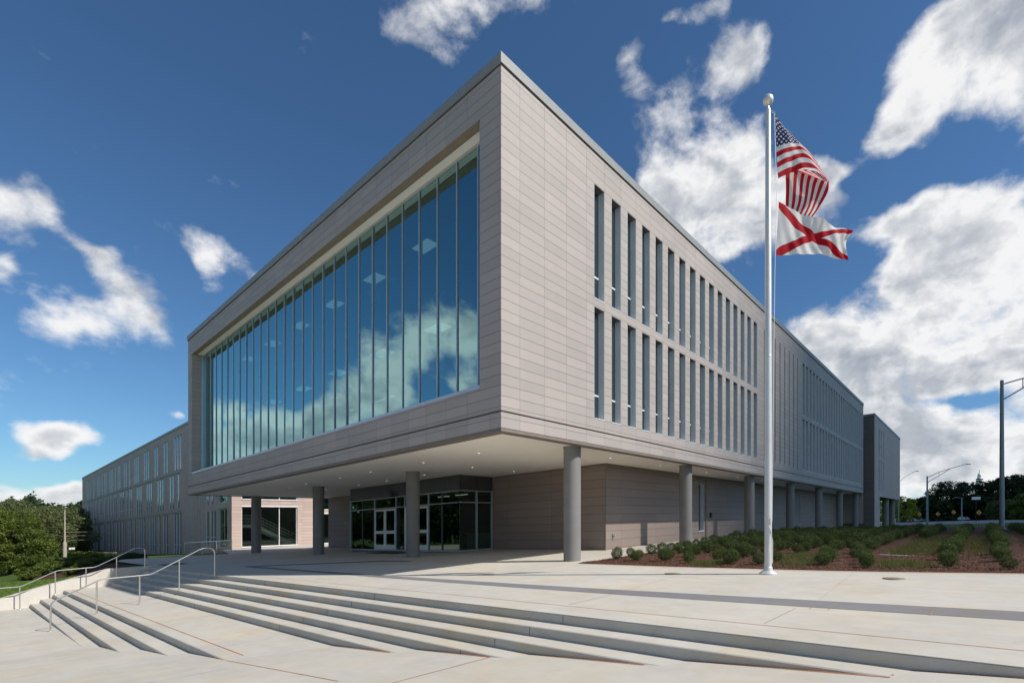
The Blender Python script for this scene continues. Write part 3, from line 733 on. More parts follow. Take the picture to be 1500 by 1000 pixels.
tag(q.build('lower_joints', ['orange', 'joint']), kind='structure')
# --- retaining wall
q = MB(); T = [(-3.6, -.93), (-4.25, -.95), (-5.2, -.97), (-6.1, -1.24), (-7.14, -1.53), (-8.53, -1.99), (-11.5, -2.5), (-16, -2.52)]
for (y0, z0), (y1, z1) in zip(T[:-1], T[1:]):
    for x0, x1, m_ in ((-22.42, -22.0, 0),):
        q.quad([(x1, y1, -3.2), (x1, y0, -3.2), (x1, y0, z0), (x1, y1, z1)]); q.quad([(x0, y0, -3.2), (x0, y1, -3.2), (x0, y1, z1), (x0, y0, z0)]); q.quad([(x0, y1, z1), (x1, y1, z1), (x1, y0, z0), (x0, y0, z0)])
q.quad([(-22.42, -3.6, -3.2), (-22., -3.6, -3.2), (-22., -3.6, -.93), (-22.42, -3.6, -.93)][::-1])
tag(q.build('retaining_wall', 'wallconc'), 'low sloping concrete wall at the left end of the steps, holding back the lawn', 'wall')
# --- drain covers and chips
for i, (x, y, lb) in enumerate(((4.67, 1.55, 'round metal cover set in the plaza left of the flagpole'), (9.39, 2.16, 'round metal cover set in the plaza right of the flagpole'))):
    q = MB(); q.lathe(P_(x, y, .0), [(.0, .006), (.16, .006), (.165, .009), (.20, .009), (.205, .0)], 28); tag(q.build('drain_cover', 'iron', origin=P_(x, y)), lb, 'drain cover', 'metal covers in the plaza')

q = MB(); q.quad([P_(-17.6, 5.2, .012), P_(-14.2, 5.2, .012), P_(-14.2, 6.2, .012), P_(-17.6, 6.2, .012)]); q.quad([P_(-17.6, 5.2, .0), P_(-14.2, 5.2, .0), P_(-14.2, 5.2, .012), P_(-17.6, 5.2, .012)]); tag(q.build('door_mat', 'black'), 'dark mat lying in front of the white entrance doors', 'mat')
# ================================================================= HANDRAILS
def rail(name, label, path, posts, r=.021, plates=True):
    root = empty(name, posts[0][:3], label, 'handrail', 'metal handrails beside the steps'); WORLD[root.name] = Vector(posts[0][:3])
    P = [Vector(p) for p in path]; sm = [P[0]]
    for a, p, c in zip(P[:-2], P[1:-1], P[2:]):
        d1 = min(.12, (p-a).length*.45); d2 = min(.12, (c-p).length*.45); A = p+(a-p).normalized()*d1; B = p+(c-p).normalized()*d2
        for t in (0, .25, .5, .75, 1): sm.append(A*(1-t)**2+p*2*t*(1-t)+B*t*t)
    sm.append(P[-1]); q = MB(); q.tube(sm, r, 12); q.build('rail', 'steel', root)
    for x, y, z0, z1 in posts:
        q = MB()
        if z1 is not None: q.tube([(x, y, z0), (x, y, z1)], r, 12)
        q.lathe((x, y, z0), [(.0, .012), (.055, .012), (.06, .0)], 16); q.build('post', 'steel', root)
    return root
X = -11.6
rail('handrail', 'long stainless steel handrail running down the middle of both flights of steps', [(X, -3.72, -.74), (X, -3.72, .20), (X, -3.84, .31), (X, -4.10, .31), (X, -5.53, -.53), (X, -6.75, -.58), (X, -7.86, -1.20), (X, -7.88, -2.2)],
     [(X, -3.72, -.69, None), (X, -4.76, -1.16, -.09), (X, -5.82, -1.5, -.55), (X, -6.86, -1.70, -.65), (X, -7.88, -2.08, None)])
X = -21.6
rail('handrail', 'stainless steel handrail beside the low concrete wall, at the left end of the steps', [(X, -3.94, -.96), (X, -3.94, -.03), (X, -4.28, .02), (X, -4.96, -.40), (X, -5.68, -.82), (X, -6.90, -.89), (X, -7.98, -1.50), (X, -9.6, -1.52)],
     [(X, -3.94, -1.0, None), (X, -4.96, -1.34, -.41), (X, -5.99, -1.8, -.86), (X, -6.96, -1.95, -.92), (X, -8.0, -2.47, -1.5)])
g = empty('guard_rail', (-40.3, 5, -1.3), 'low metal guard rail with mesh infill, near the foot of the left wing', 'railing'); WORLD[g.name] = Vector((-40.3, 5, -1.3))
gp = [(-54.7, 5, -2.0, -.9), (-48.69, 5, -1.8, -.65), (-44.32, 5, -1.55, -.47), (-40.25, 5, -1.3, -.28)]
for x, y, a, c in gp: q = MB(); q.tube([(x, y, a), (x, y, c)], .05, 8); q.build('post', 'steel', g)
q = MB(); q.tube([p[:2]+(p[3],) for p in gp], .05, 8); q.build('rail', 'steel', g)
q = MB()
for k in range(1, 60):
    t = k/60; x = gp[0][0]+t*(gp[-1][0]-gp[0][0]); zt = float(np.interp(x, [p[0] for p in gp], [p[3] for p in gp])); zb = float(np.interp(x, [p[0] for p in gp], [p[2] for p in gp])); q.tube([(x, 5, zb+.12), (x, 5, zt)], .008, 4, cap=False)
for h_ in (.15, .4, .65, .9): q.tube([(p[0], 5, p[2]+h_) for p in gp], .010, 4)
q.build('infill', 'steel', g)

# ================================================================= FLAGPOLE + FLAGS
FX, FY, FZ = 6.84, 2.21, .04
fp = empty('flagpole', (FX, FY, FZ), 'tall tapered silver flagpole with a ball on top, standing on the plaza', 'flagpole'); WORLD[fp.name] = Vector((FX, FY, FZ))
q = MB(); q.lathe((FX, FY, FZ), [(.085, 0), (.083, 4), (.075, 7), (.058, 10.9), (.05, 10.95), (0, 10.96)], 32)
q.lathe((FX, FY, FZ), [(.0845, 5.1), (.0862, 5.11), (.0862, 5.13), (.0835, 5.14)], 32); q.build('pole', 'pole_alu', fp)
q = MB(); q.lathe((FX, FY, FZ), [(.20, -.01), (.20, .02), (.16, .055), (.11, .09), (.095, .16), (.086, .18)], 36); q.build('base_collar', 'pole_alu', fp)
q = MB(); q.lathe((FX, FY, FZ+10.95), [(.03, 0), (.03, .1), (.05, .11)], 16); q.lathe((FX, FY, FZ+11.17), [(.12*math.cos(t)+1e-7, .12*math.sin(t)) for t in np.linspace(-1.45, 1.5707, 14)], 28); q.build('ball_finial', 'pole_alu', fp)
rv = Vector((.786, .618, 0)); fv = Vector((-.618, .786, 0))
O = Vector((FX, FY, 0))
q = MB(); h0 = O+rv*.13
q.tube([tuple(O+rv*.06+Vector((0, 0, FZ+10.9))), tuple(O+rv*.16+Vector((0, 0, FZ+10.88)))], .02, 8)
q.build('truck', 'steel', fp)
q = MB(); q.tube([tuple(O+rv*.15+Vector((0, 0, 10.9))), tuple(O+rv*.19+Vector((0, 0, 9.3))), tuple(O+rv*.20+Vector((0, 0, 8.85))), tuple(O+rv*.16+Vector((0, 0, 7.2))), tuple(O+rv*.12+Vector((0, 0, 4))), tuple(O+rv*.09+Vector((0, 0, 1.3))), tuple(O-fv*.1+Vector((0, 0, .9))), tuple(O-rv*.02-fv*.1+Vector((0, 0, .55)))], .006, 6)
q.tube([tuple(O-rv*.10-fv*.02+Vector((0, 0, 1.4))), tuple(O+rv*.02-fv*.1+Vector((0, 0, 1.1))), tuple(O+rv*.09-fv*.04+Vector((0, 0, .8))), tuple(O+rv*.1+Vector((0, 0, .3)))], .009, 6)
q.build('halyard', 'white', fp)
q = MB(); q.tube([tuple(O-fv*.08+Vector((0, 0, 1.25))), tuple(O-fv*.12+Vector((0, 0, 1.2))), tuple(O-fv*.12+Vector((0, 0, 1.34)))], .014, 6); q.build('cleat', 'steel', fp)

def flag_mat_us():
    m, nt, out = newmat('striped_flag_cloth'); g = N(nt); uv = g.n('ShaderNodeUVMap').outputs[0]; s = g.n('ShaderNodeSeparateXYZ'); g.l(uv, s.inputs[0]); u, v = s.outputs[0], s.outputs[1]
    odd = g.math('MODULO', g.math('FLOOR', g.math('MULTIPLY', v, 13.)), 2.)
    st = g.mix(odd, (.50, .015, .025), (.78, .78, .78))
    can = g.math('MULTIPLY', g.math('LESS_THAN', u, .4), g.math('LESS_THAN', v, 7/13))
    X_ = g.math('MULTIPLY', u, 12/.4); Y_ = g.math('MULTIPLY', v, 10*13/7)
    def dn(e): return g.math('SUBTRACT', g.math('FRACT', g.math('ADD', e, .5)), .5)
    p = dn(g.math('MULTIPLY', g.math('ADD', X_, Y_), .5)); r_ = dn(g.math('MULTIPLY', g.math('SUBTRACT', X_, Y_), .5))
    dx = g.math('ADD', p, r_); dy = g.math('SUBTRACT', p, r_)
    ang = g.math('ARCTAN2', dx, dy); rad = g.math('SQRT', g.math('ADD', g.math('MULTIPLY', dx, dx), g.math('MULTIPLY', dy, dy)))
    lim = g.math('MULTIPLY_ADD', g.math('COSINE', g.math('MULTIPLY', ang, 5.)), .14, .36)
    star = g.math('LESS_THAN', rad, lim)
    cc = g.mix(can, st, g.mix(star, (.015, .03, .13), (.8, .8, .8)))
    return m, g, out, cc
def flag_mat_x():
    m, nt, out = newmat('saltire_flag_cloth'); g = N(nt); uv = g.n('ShaderNodeUVMap').outputs[0]; s = g.n('ShaderNodeSeparateXYZ'); g.l(uv, s.inputs[0]); u, v = s.outputs[0], s.outputs[1]
    a = g.math('LESS_THAN', g.math('ABSOLUTE', g.math('SUBTRACT', u, v)), .105); c = g.math('LESS_THAN', g.math('ABSOLUTE', g.math('SUBTRACT', g.math('ADD', u, v), 1.)), .105)
    return m, g, out, g.mix(g.math('MAXIMUM', a, c), (.80, .80, .80), (.48, .008, .02))
for nm, fn in (('us', flag_mat_us), ('al', flag_mat_x)):
    m, g_, out, cc = fn()
    bs = g_.n('ShaderNodeBsdfPrincipled'); g_.l(cc, bs.inputs['Base Color']); bs.inputs['Roughness'].default_value = .75; bs.inputs['Specular IOR Level'].default_value = .2
    tr = g_.n('ShaderNodeBsdfTranslucent'); g_.l(cc, tr.inputs[0]); mx = g_.n('ShaderNodeMixShader'); mx.inputs[0].default_value = .4
    g_.l(bs.outputs[0], mx.inputs[1]); g_.l(tr.outputs[0], mx.inputs[2]); g_.l(mx.outputs[0], out.inputs[0]); M['flag_'+nm] = m
def flag(name, mat, U, rows, label, nu=70, nv=39, ripple=.035, seed=0):
    """U: list of (u, [(a,z,d) for each v in 0,.5,1]) in metres from the pole: a sideways, z height, d depth"""
    us = [c[0] for c in U]; C_ = np.array([c[1] for c in U])     # n x 3 x 3
    def cr(t):
        i = max(0, min(len(us)-2, int(np.searchsorted(us, t))-1)); f = (t-us[i])/(us[i+1]-us[i])
        p0 = C_[max(0, i-1)]; p1 = C_[i]; p2 = C_[i+1]; p3 = C_[min(len(us)-1, i+2)]
        m1 = (p2-p0)*.5; m2 = (p3-p1)*.5
        return (2*f**3-3*f**2+1)*p1+(f**3-2*f**2+f)*m1+(-2*f**3+3*f**2)*p2+(f**3-f**2)*m2
    vs = []; uvs = []
    vm_ = rows[1]
    for i in range(nu+1):
        u = i/nu; c3 = cr(u)
        for j in range(nv+1):
            v = j/nv
            l0 = (v-vm_)*(v-1)/(vm_); l1 = v*(v-1)/(vm_*(vm_-1)); l2 = v*(v-vm_)/(1-vm_)
            p = c3[0]*l0+c3[1]*l1+c3[2]*l2
            dep = p[2]+ripple*min(1, u*4)*math.sin(u*17+v*4.5+seed)+ripple*.4*math.sin(u*41-v*9+seed)*min(1, u*4)
            P = O+rv*float(p[0])+fv*float(dep); vs.append((P.x, P.y, float(p[1]))); uvs.append((min(max(u, .0005), .9995), min(max(v, .0005), .9995)))
    fs = [(i*(nv+1)+j, i*(nv+1)+j+1, (i+1)*(nv+1)+j+1, (i+1)*(nv+1)+j) for i in range(nu) for j in range(nv)]
    me = bpy.data.meshes.new(name); me.from_pydata(vs, [], fs); me.materials.append(M[mat]); ul = me.uv_layers.new(name='UVMap')
    ul.data.foreach_set('uv', [c for f in fs for k in f for c in uvs[k]]); me.polygons.foreach_set('use_smooth', [True]*len(fs)); me.update()
    o = bpy.data.objects.new(name, me); col.objects.link(o); return tag(o, label, 'flag')
S_ = 1/(62.05*3.3333)
def fc(px, py, d=0.): return ((px-151)*S_, 1.25+(765-110-py*.3)/62.05, d)
US = [(0, [fc(183, 190), fc(190, 352), fc(200, 505)]),
      (.2, [fc(240, 258, .02), fc(247, 342, -.05), fc(262, 476, 0)]),
      (.4, [fc(298, 320, .05), fc(306, 338, .0), fc(335, 462, -.05)]),
      (.52, [fc(372, 402, 0.05), fc(378, 415, .0), fc(398, 476, -.05)]),
      (.60, [fc(446, 488, .10), fc(450, 500, .12), fc(452, 512, .05)]),
      (.66, [fc(462, 518, .16), fc(395, 436, .2), fc(300, 436, .22)]),
      (.72, [fc(456, 556, .2), fc(366, 462, .22), fc(258, 440, .24)]),
      (.86, [fc(415, 628, .22), fc(345, 590, .24), fc(258, 560, .24)]),
      (1., [fc(373, 684, .2), fc(318, 662, .22), fc(258, 636, .24)])]
flag('striped_flag', 'flag_us', US, (0, 7/13, 1), 'red and white striped flag with a starred blue corner, highest on the flagpole', 110, 52, .02)
AL = [(0, [fc(203, 617), fc(196, 748), fc(190, 880)]), (.25, [fc(300, 664, .05), fc(285, 775, .0), fc(283, 874, .03)]), (.5, [fc(400, 705, -.05), fc(375, 786, .05), fc(372, 872, 0)]),
      (.75, [fc(490, 730, .08), fc(465, 800, -.03), fc(455, 880, .05)]), (1, [fc(568, 762, 0), fc(540, 815, .06), fc(541, 905, 0)])]
flag('white_flag', 'flag_al', AL, (0, .5, 1), 'white flag with a red diagonal cross, flying below the striped flag', 70, 40, .03, 2)

# ================================================================= VEGETATION
def leafcloud(name, pts, size, mat, tones, parent=None, flat=0.):
    n = len(pts); a = rng.normal(size=(n, 3)); a /= np.linalg.norm(a, axis=1)[:, None]
    if flat: a[:, 2] *= (1-flat)
    t = rng.normal(size=(n, 3)); b_ = np.cross(a, t); b_ /= np.linalg.norm(b_, axis=1)[:, None]+1e-9
    a /= np.linalg.norm(a, axis=1)[:, None]+1e-9
    s = (size*rng.uniform(.6, 1.35, n))[:, None]
    l = s*1.25; w_ = s*.62
    V = np.stack([pts-a*l*.5, pts+b_*w_*.5, pts+a*l*.5, pts-b_*w_*.5], 1).reshape(-1, 3)
    me = bpy.data.meshes.new(name); me.vertices.add(4*n); me.vertices.foreach_set('co', V.ravel()); me.loops.add(4*n); me.loops.foreach_set('vertex_index', np.arange(4*n))
    me.polygons.add(n); me.polygons.foreach_set('loop_start', np.arange(n)*4); me.polygons.foreach_set('loop_total', np.full(n, 4)); me.update(calc_edges=True)
    at = me.attributes.new('tone', 'FLOAT', 'FACE'); at.data.foreach_set('value', np.clip(tones, 0, 1).astype(np.float32))
    me.materials.append(M[mat]); o = bpy.data.objects.new(name, me); col.objects.link(o)
    if parent is not None: o.parent = parent; ALLK.setdefault(parent.name, []).append(o)
    return o
def crown_pts(h0, h1, rad, nclump, nleaf, seed, shape='round', cs=.28):
    r_ = np.random.default_rng(seed); P = []; T = []
    for k in range(nclump):
        t = r_.uniform(0, 1); ang = r_.uniform(0, 2*np.pi)
        if shape == 'round': prof = math.sin(math.pi*min(1, max(0, .12+.80*t)))**.6
        elif shape == 'cone': prof = (1-t)**.8*.95+.06
        else: prof = 1-.55*t
        rr_ = rad*prof*math.sqrt(r_.uniform(.15, 1))*r_.uniform(.85, 1.12)
        c = np.array([rr_*math.cos(ang), rr_*math.sin(ang), h0+(h1-h0)*t])
        cr_ = rad*cs*r_.uniform(.55, 1.35); m_ = max(6, int(nleaf/nclump*r_.uniform(.6, 1.4)))
        d = r_.normal(size=(m_, 3)); d /= np.linalg.norm(d, axis=1)[:, None]; d *= (r_.uniform(.35, 1., m_)**.5)[:, None]*cr_; d[:, 2] *= .62
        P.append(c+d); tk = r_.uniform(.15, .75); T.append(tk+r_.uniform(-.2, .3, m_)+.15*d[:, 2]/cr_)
    return np.concatenate(P), np.concatenate(T)
def trunk_mb(h, r0, hc, rad, seed, nl=7):
    q = MB(); r_ = random.Random(seed); q.tube([(0, 0, -.5), (.05*r_.uniform(-1, 1)*h*.2, 0, h*.4), (.1*r_.uniform(-1, 1), .1, hc)], r0, 9, r2=r0*.35)
    for k in range(nl):
        a = r_.uniform(0, 6.28); z = h*r_.uniform(.28, .6); L = rad*r_.uniform(.5, .85)
        q.tube([(0, 0, z), (L*.45*math.cos(a), L*.45*math.sin(a), z+L*.4), (L*math.cos(a), L*math.sin(a), z+L*.75)], r0*.4, 6, r2=r0*.08)
    return q
def tree(loc, h, rad, mat, label, seed, nleaf=7000, nclump=70, leaf=.2, h0=.22, shape='round', group=None, cs=.28, name='tree'):
    root = empty(name, loc, label, 'tree', group)
    q = trunk_mb(h, max(.09, h*.022), h*.85, rad, seed); tk = q.build('trunk', 'bark'); tk.parent = root
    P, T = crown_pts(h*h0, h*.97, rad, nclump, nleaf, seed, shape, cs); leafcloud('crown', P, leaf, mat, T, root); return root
def gz(x, y): return H(x, y)
# left side
tree((-63.0, -6.6, gz(-62.6, -6.2)), 6.1, 2.8, 'leaf_tree', 'big bright green broadleaf tree at the left edge, beyond the lawn', 21, 30000, 120, .13, .05, cs=.27)
tree((-61.8, -5.5, gz(-61.8, -5.5)), 4.0, 2.0, 'leaf_tree', 'dense low tree in front of the big bright green tree, at the left edge', 22, 20000, 80, .11, .0, cs=.28)
tree((-66.9, -4.6, gz(-66.9, -4.6)), 2.2, 1.2, 'leaf_tree', 'small spreading tree between the big bright green tree and the wooden pole', 23, 11000, 50, .09, .02)
tree((-97, -5.2, gz(-97, -5.2)), 8.6, 6, 'leaf_grey', 'grey green tree behind the big bright green tree', 24, 22000, 100, .24, .05)
tree((-106, -1.5, gz(-106, -1.5)), 8.2, 5.2, 'leaf_grey', 'broad grey green tree left of the tall wooden pole', 25, 22000, 90, .24, .05)
tree((-118, 1.0, gz(-118, 1.0)), 8.8, 5, 'leaf_grey', 'grey green tree right behind the tall wooden pole', 26, 20000, 90, .24, .05)
tree((-128, 3.2, gz(-128, 3.2)), 9.2, 5, 'leaf_grey', 'grey green tree next to the far end of the left wing', 27, 18000, 80, .24, .05)
tree((-100, 0.6, gz(-100, .6)), 2.6, 2.0, 'leaf_dark', 'dark bushy tree right of the wooden pole, at the foot of the left wing', 28, 7000, 50, .2, .02)
# wooded rise behind, one mass
n = 52000; ang = rng.uniform(0, 1, n); X_ = -190-rng.uniform(0, 40, n)-60*ang; Y_ = -40+ang*70+rng.uniform(-6, 6, n)
ridge = 14.5+1.6*np.sin(Y_*.35)+1.1*np.sin(Y_*1.1+2)+.6*np.sin(Y_*2.7)
Z_ = -8+(ridge+1.)*rng.uniform(0, 1, n)**.7*(1.-.0*ang)
k = np.sin(X_*.9)*np.sin(Y_*.8+Z_*.5)*np.cos(Z_*.9+X_*.2)
pts = np.stack([X_, Y_, Z_+rng.normal(0, .35, n)], 1)
o = leafcloud('distant_woodland', pts, .95, 'leaf_dark', .35+.35*k+rng.uniform(-.15, .2, n)); tag(o, 'dark wooded rise along the horizon at far left', 'woodland', kind='stuff')
# shrubs on the left mulch
sp = []
for s_ in range(3):
    r_ = np.random.default_rng(40+s_); m_ = 4200; d = r_.normal(size=(m_, 3)); d /= np.linalg.norm(d, axis=1)[:, None]
    bump_ = 1+.10*np.sin(d[:, 0]*7+s_)*np.sin(d[:, 1]*6)+.08*np.sin(d[:, 2]*9+d[:, 0]*5)+.05*np.sin(d[:, 1]*17+s_)
    rr_ = (r_.uniform(.25, 1., m_)**.35)*bump_*np.where(r_.uniform(0, 1, m_) < .10, r_.uniform(1., 1.28, m_), 1.); P = d*rr_[:, None]*np.array([.215, .215, .20]); P[:, 0] += .03*math.sin(s_*2.1)*P[:, 2]/.2; P[:, 2] += .21; P = P[P[:, 2] > .01]
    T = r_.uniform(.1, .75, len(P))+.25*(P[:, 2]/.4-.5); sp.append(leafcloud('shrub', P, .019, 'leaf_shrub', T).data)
    bpy.data.objects.remove(bpy.data.objects['shrub'])
def shrub(x, y, z, s, label, group, cat='shrub', sz=None):
    o = bpy.data.objects.new('shrub', random.choice(sp)); o.location = (x, y, z); o.rotation_euler = (0, 0, random.uniform(0, 6.28)); o.scale = (s*random.uniform(.9, 1.1), s*random.uniform(.9, 1.1), s*random.uniform(.85, 1.1) if sz is None else sz)
    col.objects.link(o); tag(o, label, cat, group); return o
P, T = crown_pts(.05, .8, .62, 40, 5200, 61, 'round', .34); hb = leafcloud('bush', P, .075, 'leaf_tree', T); hbm = hb.data; bpy.data.objects.remove(hb)
HB = [(-41.5, -6.6, 1.), (-40.2, -5.6, 1.1), (-42, -5.2, 1.2), (-39.5, -4.9, 1.), (-41, -4.3, 1.2), (-43.5, -5.8, 1.3), (-38.3, -4.3, .9), (-45.5, -5., 1.4), (-44, -4.0, 1.3), (-42.5, -3.4, 1.3), (-46.8, -6.4, 1.3), (-40.0, -3.5, 1.1), (-37.6, -3.9, .8), (-34.0, -4.7, .95), (-33.2, -5.3, .85), (-47.8, -3.4, 1.4), (-46, -2.9, 1.3)]
for x, y, s_ in HB:
    o = bpy.data.objects.new('bush', hbm); o.location = (x, y, gz(x, y)); o.rotation_euler = (0, 0, random.uniform(0, 6.28)); o.scale = (s_*.85, s_*.85, s_*.72); col.objects.link(o)
    tag(o, 'rounded green bush in the hedge behind the left mulch bed', 'bush', 'green bushes beyond the low wall')
P, T = crown_pts(.03, .5, .7, 30, 5200, 62, 'round', .36); db = leafcloud('bush', P, .06, 'leaf_dark', T); dbm = db.data; bpy.data.objects.remove(db)
for x, y, s_ in [(-35.5, -3.6, 1.0), (-37., -3.0, 1.1), (-38.6, -2.4, 1.2), (-40.5, -1.5, 1.3), (-42.5, -1.2, 1.4), (-45, -.6, 1.5), (-48, -.4, 1.5), (-52, -.6, 1.6), (-56, -.9, 1.7), (-60, -.5, 1.7)]:
    o = bpy.data.objects.new('bush', dbm); o.location = (x, y, gz(x, y)); o.rotation_euler = (0, 0, random.uniform(0, 6.28)); o.scale = (s_*.8, s_*.8, s_*.6); col.objects.link(o)
    tag(o, 'low dark bush in the shade in front of the left wing', 'bush', 'dark bushes in front of the left wing')
lx = [-22.4, -24, -26, -28, -30, -32, -34, -36, -38]
vs = []; fs = []
LR = [(-22.45, -4.0, -7.7), (-25, -3.7, -6.7), (-28, -3.6, -5.9), (-31, -3.5, -5.5), (-35, -3.2, -5.9), (-39, -3., -6.9), (-43, -3., -7.4)]
for x, ya, yb in LR:
    for k in range(7): y = ya+(yb-ya)*k/6; vs.append((x, y, gz(x, y)+.03))
for i in range(len(LR)-1):
    for j in range(6): fs.append((i*7+j, i*7+j+1, (i+1)*7+j+1, (i+1)*7+j))
me = bpy.data.meshes.new('mulch_slope'); me.from_pydata(vs, [], fs); me.materials.append(M['mulch']); me.update(); o = bpy.data.objects.new('mulch_slope', me); col.objects.link(o); tag(o, kind='structure')
# stone edging
for k in range(16):
    x = -45+k*.62; y = -9.0+.10*k+random.uniform(-.08, .08); q = MB(); rr_ = random.uniform(.16, .26)
    q.lathe((x, y, gz(x, y)), [(rr_, -.1), (rr_*random.uniform(.9, 1.05), .08), (rr_*.75, .16), (0, .19)], 9); o = q.build('edging_stone', 'stone', origin=(x, y, gz(x, y)))
    o.scale = (1.3, .8, 1); tag(o, 'pale edging stone in the row beyond the lawn at far left', 'stone', 'row of edging stones')
# right bed shrubs
lab = 'small clipped dark green shrub in the mulch bed beside the building'; grp = 'clipped shrubs planted in rows in the mulch bed'
cnt = 0
front = [(0.88, 4.54), (0.75, 5.6), (1.84, 4.23), (1.3, 5.3), (0.89, 6.82), (2.83, 4.43), (2.5, 5.4), (3.95, 3.85), (3.6, 4.6), (4.4, 4.9), (5.21, 3.95), (5.0, 4.8), (6.0, 4.05), (6.2, 4.9), (7.57, 4.3), (8.62, 4.0), (7.5, 5.2), (8.45, 4.9), (8.3, 5.8), (10.2, 4.4), (11.25, 4.35), (10.1, 6.2), (11.2, 5.9)]
allp = list(front)
rowsx = [.9, 1.9, 2.9, 3.9, 4.9, 5.9, 6.9, 7.85]
y = 6.
j = 0
while y < 29:
    for i, x in enumerate(rowsx):
        yy = y+(i % 2)*.45; xx = x+random.uniform(-.1, .1)+.012*(y-6)
        if (yy < 7.2 and x < 1.5): continue
        if 5.3 < x < 7.2 and yy < 7.4: continue
        allp.append((xx, yy+random.uniform(-.12, .12)))
    for x in (10.15, 11.2): allp.append((x+random.uniform(-.07, .07)+.01*(y-6), y+1.2+random.uniform(-.1, .1)))
    if y > 11: allp.append((12.4, y)); allp.append((13.3, y+.4))
    if y > 15: allp.append((9.0, y+.3))
    y += .74+.010*(y-6)
allp.sort(key=lambda p: (p[0]-10.7)**2+(p[1]+9.6)**2)
for x, y in allp[:296]: shrub(x, y, H(x, y)+.02, random.uniform(.72, 1.12)+min(.2, max(0, (y-7)*.02)), lab, grp)
PP = []; TT = []
for x, y in allp[296:]:
    m_ = 620; d = rng.normal(size=(m_, 3)); d /= np.linalg.norm(d, axis=1)[:, None]; d *= (rng.uniform(.3, 1., m_)**.4)[:, None]*.25*random.uniform(.85, 1.15); d[:, 2] = np.abs(d[:, 2])*1.6
    PP.append(d+np.array([x, y, H(x, y)])); TT.append(rng.uniform(.1, .7, m_)+d[:, 2]*.5)
if PP: tag(leafcloud('shrub_rows', np.concatenate(PP), .04, 'leaf_shrub', np.concatenate(TT)), 'dense dark shrubs filling the far end of the planted rows', 'shrubs', kind='stuff')
print('shrubs', len(allp))
# grass patches (blades) and mulch chips
def blades(n, boxes, name, label, hgt=.14):
    P = []
    for i in range(n):
        bx0, bx1, by0, by1 = boxes[i % len(boxes)]; x, y = random.uniform(bx0, bx1), random.uniform(by0, by1)
        x += random.gauss(0, .16); y += random.gauss(0, .30)
        if math.sin(x*5.1+y*1.7)*math.sin(y*2.9-x) < -.35 and random.random() < .8: continue
        P.append((x, y))
    V = []; F = []; Tn = []
    for x, y in P:
        z = H(x, y)+.01; a = random.uniform(0, 6.28); h_ = hgt*random.uniform(.4, 1.2); lx_, ly = random.gauss(0, .35)*h_, random.gauss(0, .35)*h_; i = len(V)
        V += [(x-.005*math.cos(a), y-.005*math.sin(a), z), (x+.005*math.cos(a), y+.005*math.sin(a), z), (x+lx_, y+ly, z+h_)]; F.append((i, i+1, i+2)); Tn.append(random.random())
    me = bpy.data.meshes.new(name); me.from_pydata(V, [], F); at = me.attributes.new('tone', 'FLOAT', 'FACE'); at.data.foreach_set('value', Tn); me.materials.append(M['grass_blade']); me.update()
    o = bpy.data.objects.new(name, me); col.objects.link(o); tag(o, label, 'grass', kind='stuff')
blades(26000, [(8.7, 9.75, 7.6, 12), (8.8, 9.8, 12, 18), (8.7, 9.7, 7.4, 11), (6.4, 7.3, 3.9, 6.6), (4.2, 4.9, 3.7, 4.3), (8.9, 9.7, 4.2, 5.2), (5.6, 7.2, 6, 7.4), (10.6, 10.9, 8, 16)], 'grass_patches', 'sparse yellow green grass growing between the shrubs in the mulch bed')
q = MB(); q.box(8.45, 9.85, 7.15, 7.32, H(9, 7.2)-.05, H(9, 7.2)+.05); tag(q.build('concrete_strip', 'conc_edge'), 'short pale concrete strip lying in the mulch bed right of the flagpole', 'strip')
V = []; F = []
for i in range(15000):
    x = random.uniform(.3, 14); y = bedfront(x)+.03+abs(random.gauss(0, 3.2)); z = H(x, y)+.03+random.uniform(0, .025) if y > bedfront(x)+.3 else plane(x, y)+.012+random.uniform(0, .02); a = random.uniform(0, 6.28); l_ = random.uniform(.012, .045); w_ = random.uniform(.005, .013)
    c_, s_ = math.cos(a), math.sin(a); t = random.uniform(-.4, .4); k = len(V)
    V += [(x-c_*l_, y-s_*l_, z-t*l_), (x-s_*w_, y+c_*w_, z+.004), (x+c_*l_, y+s_*l_, z+t*l_), (x+s_*w_, y-c_*w_, z-.004)]; F.append((k, k+1, k+2, k+3))
me = bpy.data.meshes.new('mulch_chips'); me.from_pydata(V, [], F); me.materials.append(M['terra_chip']); me.update(); o = bpy.data.objects.new('mulch_chips', me); col.objects.link(o); tag(o, 'brown bark chips scattered over the mulch bed', 'mulch', kind='stuff')
# right background trees
tr = [((2.9, 238.8), 15.6, 8.5, 'leaf_dark', 'tall dark round-topped tree in the middle of the row beyond the road', 71), ((-6.0, 250), 10.5, 6.5, 'leaf_dark', 'lower dark tree left of the tall round-topped tree beyond the road', 72),
      ((14.5, 236), 15.2, 6.0, 'leaf_dark', 'tallest dark tree beyond the road, beside the white tower', 73), ((20.5, 226), 16.0, 6., 'leaf_dark', 'dark tree behind the nearest lamp post, beyond the road', 74), ((26., 225), 14.5, 6.5, 'leaf_dark', 'dark tree at the right edge beyond the road', 75),
      ((9.0, 245), 10.5, 6., 'leaf_dark', 'lower dark tree below the white tower', 76), ((17.5, 205), 6.5, 4.2, 'leaf_grey', 'small green tree behind the nearest lamp post', 77), ((23.5, 195), 8.0, 4.0, 'leaf_tree', 'lighter green tree near the red car', 78), ((-13.5, 262), 9, 6, 'leaf_dark', 'dark tree beside the conifer, left of the second lamp post', 79)]
for (x, y), h_, r_, mt, lb, sd in tr: tree((x, y, gz(x, y)-.3), h_, r_*1.1, mt, lb, sd, 17000, 95, .62, .0, group='trees beyond the road')
